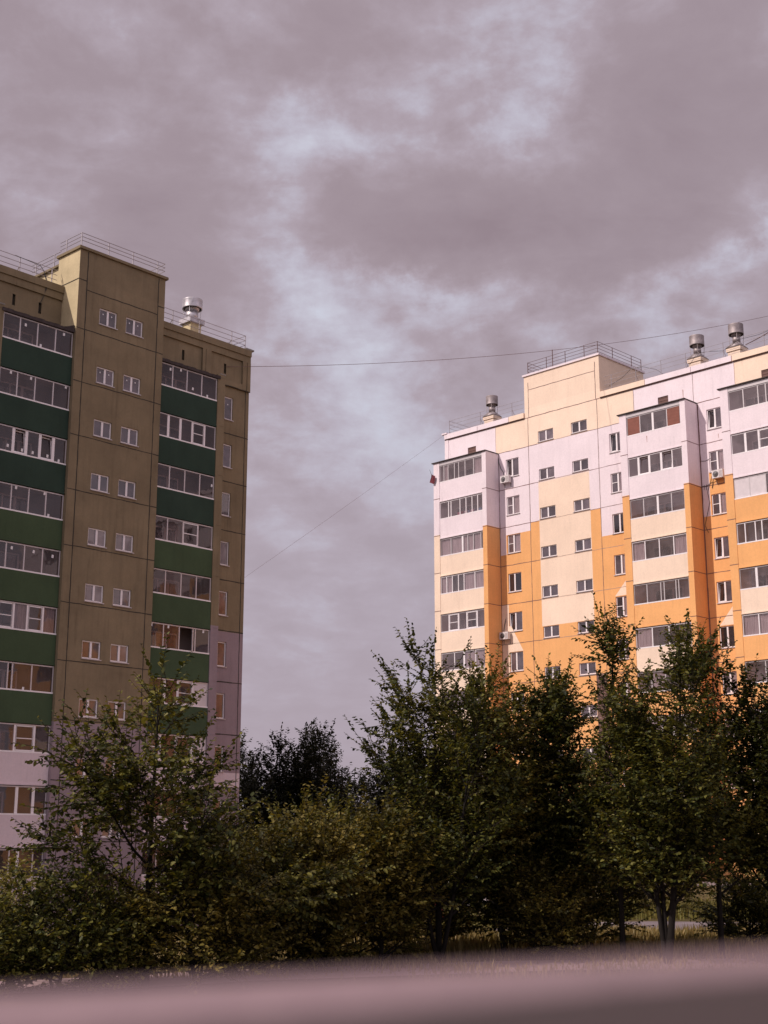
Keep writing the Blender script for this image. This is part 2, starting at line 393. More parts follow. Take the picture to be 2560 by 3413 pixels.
def window(parent, u, z, w, h, v, kind='double', glass=None, curtain=None, opened=False, bars=(), dep=.07, split=.5, stickers=()):
    """one window, origin at its lower left corner on the wall plane"""
    fr = MB(); fv = v - dep; glass = glass or GLASSD
    frame_rect(fr, .0, w, .0, h, 0 - dep + .0, .065, .06, PVC)
    panes = []
    if kind == 'double':
        c = w * split; fr.box(c - .055, c + .055, -dep - .06, -dep + .015, .065, h - .065, PVC)
        panes = [(.065, c - .055), (c + .055, w - .065)]
    else: panes = [(.065, w - .065)]
    for b in bars:
        a, d = panes[b]; fr.box(a, d, -dep - .05, -dep + .005, h * .52 - .02, h * .52 + .02, PVC)
    o = fr.build('window', parent); o.location = (u, -v, z)
    sm = MB(); sm.box(-.03, w + .03, -.11, .06, -.045, -.002, SILL); s = sm.build('sill', o)
    for i, (a, d) in enumerate(panes):
        g = MB(); vv = -dep - .03
        if opened and i == 0:
            t = .16; mm = MB()
            def q(uu, zz, off=0): return (uu, -(vv - t * (zz / h) + off), zz)
            for (x0, x1, y0, y1) in ((a, a + .05, .08, h - .08), (d - .05, d, .08, h - .08), (a, d, .08, .13), (a, d, h - .13, h - .08)):
                fr2 = [q(x0, y0, .02), q(x1, y0, .02), q(x1, y0, -.02), q(x0, y0, -.02), q(x0, y1, .02), q(x1, y1, .02), q(x1, y1, -.02), q(x0, y1, -.02)]; mm.hexa(fr2, PVC)
            mm.build('casement', o)
            g.quad((q(a + .05, .13), q(d - .05, .13), q(d - .05, h - .13), q(a + .05, h - .13)), GLASSB)
            g.quad(((a, -(vv - .22), .06), (d, -(vv - .22), .06), (d, -(vv - .22), h - .06), (a, -(vv - .22), h - .06)), GLASSB)
        else:
            gm = CURT if (curtain and i in curtain) else glass
            g.quad(((a, -vv, .06), (d, -vv, .06), (d, -vv, h - .06), (a, -vv, h - .06)), GLASSC if gm is CURT else gm)
            if gm is CURT: folds(g, a, d, .06, h - .06, vv - .05, CURT)
        if stickers: g.box((a + d) / 2 - .03, (a + d) / 2 + .03, vv + .001, vv + .004, h * .66, h * .66 + .07, STICK)
        g.build('pane', o)
    return o
def folds(mb, a, b, z0, z1, v, m):
    n = max(4, int((b - a) / .055)); pts = [(a + (b - a) * i / n, v + (.02 if i % 2 else -.02) * (1 + .5 * math.sin(i * 2.3))) for i in range(n + 1)]
    for (x0, v0), (x1, v1) in zip(pts[:-1], pts[1:]): mb.quad(((x0, -v0, z0), (x1, -v1, z0), (x1, -v1, z1), (x0, -v0, z1)), m)

def glazing(parent, u0, u1, zt, v, cuts, fm, fat=(), bars=(), cont={}, stick=(), gmat=None, wframe=.05, h=1.30, tilt=()):
    """balcony glazing under level zt: frame, glass, what stands right behind each pane"""
    w = u1 - u0; z1 = zt - .32; z0 = z1 - h; vv = v - .08
    fr = MB(); fr.box(u0, u1, vv - .05, vv + .02, z1 - .055, z1, fm); fr.box(u0, u1, vv - .05, vv + .055, z0, z0 + .07, PVC)
    fr.box(u0, u0 + .05, vv - .05, vv + .01, z0 + .07, z1 - .055, fm); fr.box(u1 - .06, u1, vv - .05, vv + .01, z0 + .07, z1 - .055, fm)
    xs = [u0 + .05]
    for i, c in enumerate(cuts):
        hw = .075 if i in fat else .032; x = u0 + w * c; fr.box(x - hw, x + hw, vv - .05, vv + .012, z0 + .07, z1 - .055, PVC if i in fat else fm); xs += [x]
    xs += [u1 - .06]
    for b in bars:
        fr.box(xs[b], xs[b + 1], vv - .04, vv + .005, (z0 + z1) / 2 - .02, (z0 + z1) / 2 + .02, PVC)
        frame_rect(fr, xs[b] + .02, xs[b + 1] - .02, z0 + .08, z1 - .065, vv + .012, .05, .03, PVC)
    g = MB(); wp = MB(); GC = gmat or GLASSC
    for i in range(len(xs) - 1):
        a, b = xs[i], xs[i + 1]; c = cont.get(i)
        if c in ('white', 'open') and g.f: g.build('glass', parent); g = MB()
        if c == 'white': wp.quad(((a, -vv, z0 + .06), (b, -vv, z0 + .06), (b, -vv, z1 - .05), (a, -vv, z1 - .05)), PANELW); continue
        if c == 'open': continue
        if i in tilt:
            t = .20
            def q(uu, zz, off=0): return (uu, -(vv + .03 + off - t * (1 - (zz - z0) / h) + t), zz)
            def q(uu, zz, off=0): return (uu, -(vv + off - t * ((zz - z0) / h)), zz)
            for (x0, x1, y0, y1) in ((a + .02, a + .08, z0 + .08, z1 - .08), (b - .08, b - .02, z0 + .08, z1 - .08), (a + .02, b - .02, z0 + .08, z0 + .14), (a + .02, b - .02, z1 - .14, z1 - .08)):
                fr.hexa([q(x0, y0, .02), q(x1, y0, .02), q(x1, y0, -.02), q(x0, y0, -.02), q(x0, y1, .02), q(x1, y1, .02), q(x1, y1, -.02), q(x0, y1, -.02)], PVC)
            g.quad((q(a + .08, z0 + .14), q(b - .08, z0 + .14), q(b - .08, z1 - .14), q(a + .08, z1 - .14)), GC)
        else:
            g.quad(((a, -vv, z0 + .06), (b, -vv, z0 + .06), (b, -vv, z1 - .05), (a, -vv, z1 - .05)), GC)
    f = fr.build('glazing_frame', parent)
    if g.f: g.build('glass', parent)
    if wp.f: wp.build('infill_panel', parent)
    cm = MB(); n = 0
    for i in range(len(xs) - 1):
        c = cont.get(i); a, b = xs[i] + .01, xs[i + 1] - .01
        if c == 'curtain': folds(cm, a, b, z0 + .05, z1 - .02, vv - .10, CURT); n += 1
    if n: cm.build('curtain', parent)
    for i in range(len(xs) - 1):
        bm = MB(); n = 0
        c = cont.get(i); a, b = xs[i] + .03, xs[i + 1] - .03
        if c == 'blind':
            k = 12
            for j in range(k):
                zz = z0 + .06 + (z1 - z0 - .1) * j / k; dz = (z1 - z0 - .1) / k; bm.box(a, b, vv + .004, vv + .008 + .006 * (j % 2), zz, zz + dz, BLIND)
            bm.build('blind', parent)
    if stick:
        sm = MB()
        for i, fx, fz in stick:
            x = xs[i] + (xs[i + 1] - xs[i]) * fx; z = z0 + h * fz; sm.hexa([(x - .06, -vv - .012, z - .07), (x + .05, -vv - .012, z - .08), (x + .05, -vv - .006, z - .08), (x - .06, -vv - .006, z - .07), (x - .045, -vv - .012, z + .08), (x + .065, -vv - .012, z + .07), (x + .065, -vv - .006, z + .07), (x - .045, -vv - .006, z + .08)], STICK)
        sm.build('sticker', parent)

def balcony(parent, u0, u1, zt, vf, vb, panel_mat, fm, cuts, seed, last=False, gm=None, **kw):
    rng = random.Random(seed)
    mb = MB(); p0 = zt - 3.07; p1 = zt - 1.62
    mb.box(u0, u1, vf - .13, vf - .03, p0, p1, panel_mat)                          # parapet panel
    mb.box(u0 + .01, u1 - .01, vf - .13, vf + .01, p0 - .015, p0 + .055, panel_mat)         # lower lip
    mb.box(u0 + .01, u1 - .01, vb, vf - .14, zt - 2.97, zt - 2.80, INTW)                    # slab
    if last: mb.box(u0 + .01, u1 - .01, vb, vf - .14, p0, p0 + .05, CONC)
    b = mb.build('balcony', parent)
    # inner wall with the balcony door and its window
    iw = MB(); vi = vb + .012
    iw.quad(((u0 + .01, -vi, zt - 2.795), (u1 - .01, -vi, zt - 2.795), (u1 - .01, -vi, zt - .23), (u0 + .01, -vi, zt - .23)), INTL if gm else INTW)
    du = u0 + (u1 - u0) * rng.choice((.42, .5)); a0, a1, b0 = du - 1.35, du, du + .75
    z0, z1 = zt - 2.8, zt - .55
    frame_rect(iw, a0, a1, z0 + .85, z1, vi + .03, .07, .03, PVC); frame_rect(iw, a1 + .002, b0, z0 + .05, z1, vi + .032, .08, .03, PVC)
    iw.box((a0 + a1) / 2 - .04, (a0 + a1) / 2 + .04, vi, vi + .028, z0 + .92, z1 - .07, PVC)
    iw.quad(((a0 + .07, -vi - .01, z0 + .92), (a1 - .07, -vi - .01, z0 + .92), (a1 - .07, -vi - .01, z1 - .07), (a0 + .07, -vi - .01, z1 - .07)), GLASSB)
    iw.quad(((a1 + .08, -vi - .012, z0 + .8), (b0 - .08, -vi - .012, z0 + .8), (b0 - .08, -vi - .012, z1 - .08), (a1 + .08, -vi - .012, z1 - .08)), GLASSB)
    iw.quad(((a1 + .08, -vi - .012, z0 + .13), (b0 - .08, -vi - .012, z0 + .13), (b0 - .08, -vi - .012, z0 + .8), (a1 + .08, -vi - .012, z0 + .8)), PANELW)
    iw.build('balcony_door', b)
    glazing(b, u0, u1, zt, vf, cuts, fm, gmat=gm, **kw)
    return b

def drain_chimney(parent, u, v, zb, zc, kind, drum_r, zd0, zd1, colm=None, fw=.77, dp=.75, metal=METALG):
    """roof ventilation shaft with a steel deflector; (u, v) is the centre"""
    mb = MB(); mb.box(u - fw / 2, u + fw / 2, v - dp / 2, v + dp / 2, zb, zc, colm or CREAM)
    ov = .15 if kind == 'slab' else .07; mb.box(u - fw / 2 - ov, u + fw / 2 + ov, v - dp / 2 - ov, v + dp / 2 + ov, zc, zc + (.30 if kind == 'slab' else .26), metal if kind == 'slab' else CREAM)
    o = mb.build('chimney', parent)
    c = MB(); zt = zc + (.30 if kind == 'slab' else .26)
    if kind != 'slab':
        b = fw / 2 + .09; t = .2; base = [(u - b, -v - b, zt), (u + b, -v - b, zt), (u + b, -v + b, zt), (u - b, -v + b, zt)]
        top = [(u - t, -v - t, zt + .42), (u + t, -v - t, zt + .42), (u + t, -v + t, zt + .42), (u - t, -v + t, zt + .42)]
        c.hexa(base + top, metal); zt += .42
    nr = .26 if kind != 'slab' else .36
    c.tube((u, -v, zt - .02), (u, -v, zd0 - .12), nr, nr, metal, 20); c.tube((u, -v, zd0 - .12), (u, -v, zd0 + .12), nr * 1.0, drum_r * .8, metal, 24)
    for k in range(4):
        a = k * math.pi / 2 + .6; x, y = u + math.cos(a) * drum_r * .97, -v + math.sin(a) * drum_r * .97
        c.tube((x, y, zd0 + .05), (u + math.cos(a) * drum_r * .8, -v + math.sin(a) * drum_r * .8, zc + .2), .016, .016, metal, 5)
    n = 28; k0 = len(c.v); k = c.mi(metal)                                   # open drum, a ring with wall thickness
    prof = [(drum_r * .90, zd0 + .02), (drum_r, zd0), (drum_r * 1.01, zd0 + .05), (drum_r, zd0 + .08), (drum_r, zd1 - .06), (drum_r * 1.015, zd1 - .03), (drum_r, zd1), (drum_r * .93, zd1), (drum_r * .9, zd1 - .25), (drum_r * .9, zd0 + .02)]
    for r, z in prof:
        for i in range(n): a = 2 * math.pi * i / n; c.v.append((u + r * math.cos(a), -v + r * math.sin(a), z))
    for j in range(len(prof) - 1):
        for i in range(n):
            i2 = (i + 1) % n; c.f.append((k0 + j * n + i, k0 + j * n + i2, k0 + (j + 1) * n + i2, k0 + (j + 1) * n + i)); c.m.append(k)
    c.tube((u, -v, zd1 - .2), (u, -v, zd1 - .17), drum_r * .9, drum_r * .9, metal, n)
    q = c.build('deflector', o)
    for pl in q.data.polygons: pl.use_smooth = len(pl.vertices) == 4
    q.data.update()
    return o

def railing(parent, pts, zb, h, posts, m, nr=4, r=.014, braces=()):
    """pts: polyline (u, v); posts: distances along it"""
    mb = MB(); P = [Vector((a, -b, 0)) for a, b in pts]; seg = []; L = 0
    for a, b in zip(P[:-1], P[1:]): seg.append((L, a, b)); L += (b - a).length
    def at(s):
        for l, a, b in reversed(seg):
            if s >= l - 1e-6: return a + (b - a).normalized() * (s - l)
    for s in posts:
        p = at(s); mb.tube(p + Vector((0, 0, zb - .05)), p + Vector((0, 0, zb + h)), r * 1.6, r * 1.6, m, 6)
    for s in braces:
        p = at(s); mb.tube(p + Vector((0, .45, zb)), p + Vector((0, 0, zb + h * .55)), r * 1.3, r * 1.3, m, 5)
    for k in range(nr):
        z = zb + h * (.98 - k * .27)
        for l, a, b in seg: mb.tube(a + Vector((0, 0, z)), b + Vector((0, 0, z)), r, r, m, 5)
    return mb.build('roof_railing', parent)

LA, RA = .7449, .7881
LZ, RZ = 29.6748, 29.6664
BL = empty('apartment_building', (-15.1554, 64.5485, 25.1748 - LZ + CZ), math.atan2(math.cos(LA), math.sin(LA)))
tag(BL, 'ten storey olive brown apartment block with green balcony panels, at the left', 'building')
BR = empty('apartment_building', (10.3249, 93.1151, 27.4264 - RZ + CZ), math.atan2(-math.cos(RA), math.sin(RA)))
tag(BR, 'ten storey apartment block painted white, cream and orange, at the right', 'building')

# ------------------------------------------------------------------ left building
def left_building():
    T = LZ; rng = random.Random(4); lev = [T - 2.8 * k for k in range(11)]
    VB, VF = -1.4, -.15
    low = T - 19.7
    def colT(u, z): return OLIVE if z > T - 19.68 else GREY
    def colE(u, z):
        if z > T - 14.05: return OLIVE
        if T - 22.45 < z < T - 21.62: return PALEGREY
        return GREY
    # tower
    mb = MB(); holes = []
    tw = []
    for i in range(10):
        zb = T + .55 if i == 0 else T - 2.6 - 2.8 * (i - 1)
        for a in (.86, 2.53): holes.append((a, a + 1.09, zb, zb + .88)); tw.append((a, zb))
    holes.append((1.55, 3.0, T - 29.0, T - 26.75))
    grid_wall(mb, -.5, 4.97, 0.02, T + 4.25, 0, holes, colT, zcuts=(T - 19.68,))
    # side faces (both), back and roof of the stair tower
    for uu, flip in ((-.5, 0), (4.97, 1)):
        q = [(uu, 0, .02), (uu, 2.9, .02), (uu, 2.9, T + 4.25), (uu, 0, T + 4.25)]
        q2 = [(uu, 0, .02), (uu, 1.9, .02), (uu, 1.9, T + 4.25), (uu, 0, T + 4.25)]
        mm = PALE_OLIVE if not flip else OLIVE  # side towards the sun: sunlight put into a paler copy of the olive
        mb.quad([(uu, 0, T - .05), (uu, 1.9, T - .05), (uu, 1.9, T + 4.25), (uu, 0, T + 4.25)] if not flip else [(uu, 0, T + 4.25), (uu, 1.9, T + 4.25), (uu, 1.9, T - .05), (uu, 0, T - .05)], mm)
        mb.quad([(uu, 0, low), (uu, 1.4, low), (uu, 1.4, T - .05), (uu, 0, T - .05)], OLIVE); mb.quad([(uu, 0, .02), (uu, 1.4, .02), (uu, 1.4, low), (uu, 0, low)], GREY)
    mb.quad([(-.5, 1.9, T + 2.3), (4.97, 1.9, T + 2.3), (4.97, 1.9, T + 4.25), (-.5, 1.9, T + 4.25)], OLIVE)
    mb.quad([(-.5, 0, T + 4.25), (4.97, 0, T + 4.25), (4.97, 1.9, T + 4.25), (-.5, 1.9, T + 4.25)], ROOFM)
    # machine room behind
    mb.box(-.25, 4.7, -4.6, -1.905, T + 2.3, T + 3.93, PALE_OLIVE)
    mb.build('stair_tower', BL)
    j = MB()
    for u in (0, 4.53): joint_v(j, u, .3, T + 4.2, 0, JOINTD, .05, rng)
    joint_h(j, 0, 4.53, T + 2.13, 0, JOINTD, .045, rng)
    for k in range(11): joint_h(j, -.5, 4.97, T - 2.8 * k - (.12 if k else 0) * 0, 0, JOINTD, .045, rng)
    joint_h(j, -.5, 0, T + 2.62, 0, JOINTD, .05, rng); joint_h(j, 4.53, 4.97, T + 2.62, 0, JOINTD, .05, rng)
    j.hexa([(-.51, .0, T + 2.6), (-.49, .0, T + 2.6), (-.49, 1.9, T + 2.6), (-.51, 1.9, T + 2.6), (-.51, 0, T + 2.65), (-.49, 0, T + 2.65), (-.49, 1.9, T + 2.65), (-.51, 1.9, T + 2.65)], JOINTD)
    j.build('panel_joint', BL)
    c = MB(); c.box(-.60, 5.09, -2.0, .11, T + 4.255, T + 4.40, OLIVE); c.box(-.40, 4.85, -4.75, -2.005, T + 3.935, T + 4.05, OLIVE)
    c.build('tower_coping', BL)
    d = MB(); d.box(1.6, 2.95, -.10, -.05, T - 28.95, T - 26.8, BROWN); d.box(2.0, 2.03, -.05, .0, T - 28.0, T - 27.8, METALD); d.build('entrance_door', BL)
    cp = MB(); cp.box(1.2, 3.4, 0.003, 1.4, T - 26.6, T - 26.45, CONC); cp.box(1.2, 1.3, 1.2, 1.3, .0, T - 26.6, CONC); cp.box(3.3, 3.4, 1.2, 1.3, .0, T - 26.6, CONC); cp.build('entrance_canopy', BL)
    first = {}
    for i, (a, zb) in enumerate(tw):
        key = 's' if i < 4 else 'p'
        if key not in first: first[key] = window(BL, a, zb, 1.09, .88, 0, stickers=(key == 's'))
        else:
            f = first[key]; copy_part(f, BL, (a - f.location.x, 0, zb - f.location.z))
    # main wall behind balconies and at the end
    mb = MB(); nw = []
    for k in range(10): nw.append((10.56, 11.18, T - 1.97 - 2.8 * k, T - .62 - 2.8 * k))
    slots = [(7.38, 7.55), (10.43, 10.60), (-1.86, -1.69), (-3.37, -3.20), (-8.0, -7.83)]
    hs = [(a, b, T + .70, T + 1.29) for a, b in slots]
    lw = [(-8.6, -7.4, T - 1.97 - 2.8 * k, T - .62 - 2.8 * k) for k in range(10)]
    grid_wall(mb, -22, -.5, 0, T + 2.45, VB, hs + lw, lambda u, z: OLIVE if z > T - 22.4 else GREY, zcuts=(T - 22.4,))
    grid_wall(mb, 4.97, 12.36, 0, T + 2.45, VB, nw + hs, colE, zcuts=(T - 14.05, T - 22.45, T - 21.62))
    # ends, back, roof
    mb.quad([(12.36, 1.4, 0), (12.36, 13.5, 0), (12.36, 13.5, T + 2.45), (12.36, 1.4, T + 2.45)], OLIVE)
    mb.quad([(-22, 13.5, 0), (-22, 1.4, 0), (-22, 1.4, T + 2.45), (-22, 13.5, T + 2.45)], OLIVE)
    mb.quad([(12.36, 13.5, 0), (-22, 13.5, 0), (-22, 13.5, T + 2.45), (12.36, 13.5, T + 2.45)], OLIVE)
    mb.build('wall', BL)
    r = MB(); r.quad([(-22, 1.4, T + 2.3), (12.36, 1.4, T + 2.3), (12.36, 13.5, T + 2.3), (-22, 13.5, T + 2.3)], ROOFM); r.build('roof', BL)
    s = MB()
    for a, b in slots: s = MB(); s.box(a, b, VB - .14, VB - .125, T + .70, T + 1.29, JOINTD); s.build('attic_slot', BL)
    # attic relief: cornice, frames
    c = MB()
    for a, b in ((-22, -.52), (4.99, 12.36)):
        c.box(a, b, VB, VB + .17, T + 2.14, T + 2.52, OLIVE); c.box(a, b, -2.0, VB - .001, T + 2.46, T + 2.50, OLIVE)
        c.box(a, b, VB, VB + .10, T + 1.75, T + 2.138, OLIVE)
    for a, b in ((8.78, 9.00), (9.03, 9.40), (11.77, 12.07), (12.12, 12.37)): c.box(a, b, VB, VB + .10, T + .02, T + 1.748, OLIVE)
    c.box(9.402, 11.768, VB, VB + .10, T + .02, T + .34, OLIVE)
    c.box(11.92, 12.55, VB - .6, VB + .16, T + 2.525, T + 2.62, CONC)
    c.build('attic_cornice', BL)
    j = MB()
    joint_v(j, 12.10, .3, T + 2.1, VB + .0, JOINTD, .045, rng); joint_v(j, 9.015, T, T + 2.1, VB + .07, JOINTD, .04, rng)
    for k in range(0, 11): joint_h(j, 9.5, 12.36, T - 2.8 * k, VB + (.102 if k == 0 else 0), JOINTD, .055, rng)
    for k in range(0, 11): joint_h(j, -22, -5.05, T - 2.8 * k, VB, JOINTD, .055, rng)
    j.build('panel_joint', BL)
    f0 = None
    for i, (a, b, c0, c1) in enumerate(nw):
        if i in (0,): f0 = window(BL, a, c0, b - a, c1 - c0, VB, kind='single', stickers=(1,)); continue
        if i == 1: f0 = window(BL, a, c0, b - a, c1 - c0, VB, kind='single'); continue
        copy_part(f0, BL, (a - f0.location.x, 0, c0 - f0.location.z))
    f0 = None
    for i, (a, b, c0, c1) in enumerate(lw):
        if not f0: f0 = window(BL, a, c0, b - a, c1 - c0, VB)
        else: copy_part(f0, BL, (0, 0, c0 - f0.location.z))
    # piers
    for a, b, c in ((8.98, 9.50, 0), (-5.02, -4.52, 1)):
        p = MB()
        for z0, z1 in ((1.2, T - 14.05), (T - 14.05, T - .0)):
            p.box(a, b, VB + .001, VF, z0, z1, OLIVE if (z1 > T - 14 or c) else GREY)
        for k in range(10): p.box(a + .18, b + .012, VB + .3, VF + .012, T - 2.8 * k - .18, T - 2.8 * k - .145, OLIVE if k < 5 else GREY)
        p.box(a + .16, b + .02, VB + .1, VF + .02, T, T + .06, CONC)
        p.build('pier', BL)
    # balconies
    A = {0: dict(cuts=(.24, .49, .75), stick=((1, .3, .75), (2, .2, .12), (3, .5, .85))), 1: dict(cuts=(.25, .50, .76), stick=((0, .6, .9), (1, .75, .88), (3, .8, .92))),
         2: dict(cuts=(.25, .43, .62, .81), tilt=(1, 3), fat=(0, 1, 2, 3), stick=((0, .7, .25), (1, .7, .2), (2, .5, .2), (3, .6, .2), (4, .5, .12))),
         3: dict(cuts=(.27, .51, .75), stick=((1, .25, .9), (2, .9, .9), (3, .2, .1))), 4: dict(cuts=(.25, .5, .75), stick=((1, .3, .8), (2, .5, .8), (3, .6, .75))),
         5: dict(cuts=(.2, .4, .6, .8), bars=(1, 3), fat=(0, 1, 2, 3), cont={2: 'curtain', 4: 'curtain'}), 6: dict(cuts=(.38, .44, .70), cont={1: 'open'}, stick=((2, .6, .1),)),
         7: dict(cuts=(.30, .53, .78), bars=(0, 2), fat=(0, 1, 2)), 8: dict(cuts=(.32, .60, .82), fat=(0, 1, 2), bars=(), cont={0: 'open'}),
         9: dict(cuts=(.30, .55, .66, .86), fat=(2,))}
    Bq = {0: dict(cuts=(.22, .47, .73), stick=((0, .8, .8), (1, .55, .9), (2, .4, .25), (3, .4, .12))), 1: dict(cuts=(.18, .385, .595, .80), fat=(0, 1, 2, 3), bars=(3,)),
          2: dict(cuts=(.23, .49, .75), stick=((1, .0, .95), (3, .9, .6))), 3: dict(cuts=(.23, .49, .75), bars=(2,)), 4: dict(cuts=(.23, .49, .75)),
          5: dict(cuts=(.23, .49, .72, .76), cont={2: 'open'}, stick=((0, .1, .9), (1, .3, .9), (4, .6, .9))), 6: dict(cuts=(.28, .50, .74), fat=(0, 1, 2), bars=(2,), cont={3: 'white'}),
          7: dict(cuts=(.24, .50, .75), fat=(0, 1, 2), bars=(0, 2), cont={3: 'white'}), 8: dict(cuts=(.3, .55, .75)), 9: dict(cuts=(.25, .5, .75), fat=(1,))}
    for k in range(10):
        pm = DGREEN if k < 3 else MGREEN if k < 7 else PALEGREY
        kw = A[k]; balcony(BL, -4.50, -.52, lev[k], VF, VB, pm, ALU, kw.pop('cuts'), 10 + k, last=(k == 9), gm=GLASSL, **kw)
        pm = DGREEN if k < 3 else MGREEN if k < 8 - 0 and k < 8 else PALEGREY
        if k == 7: pm = PALEGREY
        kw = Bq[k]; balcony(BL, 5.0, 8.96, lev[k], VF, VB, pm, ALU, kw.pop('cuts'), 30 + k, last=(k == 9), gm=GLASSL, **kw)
    # roofs of the two balcony stacks
    for a, b in ((-4.62, -.52), (4.99, 9.12)):
        m = MB(); n = 14
        for i in range(n):
            x0, x1 = a + (b - a) * i / n, a + (b - a) * (i + 1) / n; w0 = .012 * math.sin(i * 2.1); m.box(x0, x1 + .0, VB + .06, VF + .05 + w0, T - .30, T - .13 + w0, DARKROOF)
        m.build('balcony_roof', BL)
    m = MB(); m.hexa([(-1.1, .12, T - .12), (-.52, .12, T - .12), (-.52, .30, T - .12), (-1.1, .30, T - .12), (-1.0, .12, T - .10), (-.53, .10, T + .10), (-.53, .28, T + .10), (-1.0, .3, T - .10)], DARKROOF); m.build('roof_flashing', BL)
    # rails, chimney, cables
    railing(BL, ((5.1, -1.7), (12.24, -1.7), (12.24, -8)), T + 2.5, 1.06, (1.78, 3.68, 6.1, 7.14, 9.5, 12), RAILG, 4, .017, braces=(1.78, 6.1))
    railing(BL, ((-22, -1.7), (-.7, -1.7)), T + 2.5, 1.0, (3, 7, 11, 15, 19.1, 21.0), RAILG, 4, .018, braces=(19.1,))
    railing(BL, ((4.95, -1.9), (4.9, 0.0), (-.46, 0.0), (-.46, -1.9)), T + 4.4, .76, (0, 1.9 + .5, 4.02, 5.58, 7.26, 8.6), RAILG, 3, .018)
    railing(BL, ((-.3, -2.05), (-.3, -4.7)), T + 4.05, .75, (.6, 2.3), RAILG, 3, .018)
    drain_chimney(BL, 9.58, -3.38, T + 2.3, T + 3.90, 'slab', .58, T + 4.86, T + 5.42, PALE_OLIVE, metal=METALG)
    cb = MB()
    def cable(P, r=.016):
        pts = [Vector((a, -b, z)) for a, b, z in P]
        for i in range(len(pts) - 1): cb.tube(pts[i], pts[i + 1], r, r, BLACKM, 5)
    cable([(-3.2, -1.7, T + 3.5), (-2.2, -1.65, T + 3.42), (-1.75, -1.6, T + 3.35), (-1.62, -1.5, T + 3.1), (-1.6, -1.28, T + 2.55), (-1.58, -1.27, T + 2.1), (-1.62, -1.33, T + 1.7), (-1.78, -1.38, T + 1.25)])
    cable([(-1.62, -1.5, T + 3.1), (-1.52, -1.28, T + 2.5), (-1.55, -1.27, T + 2.0)])
    cb.build('roof_cable', BL)
left_building()

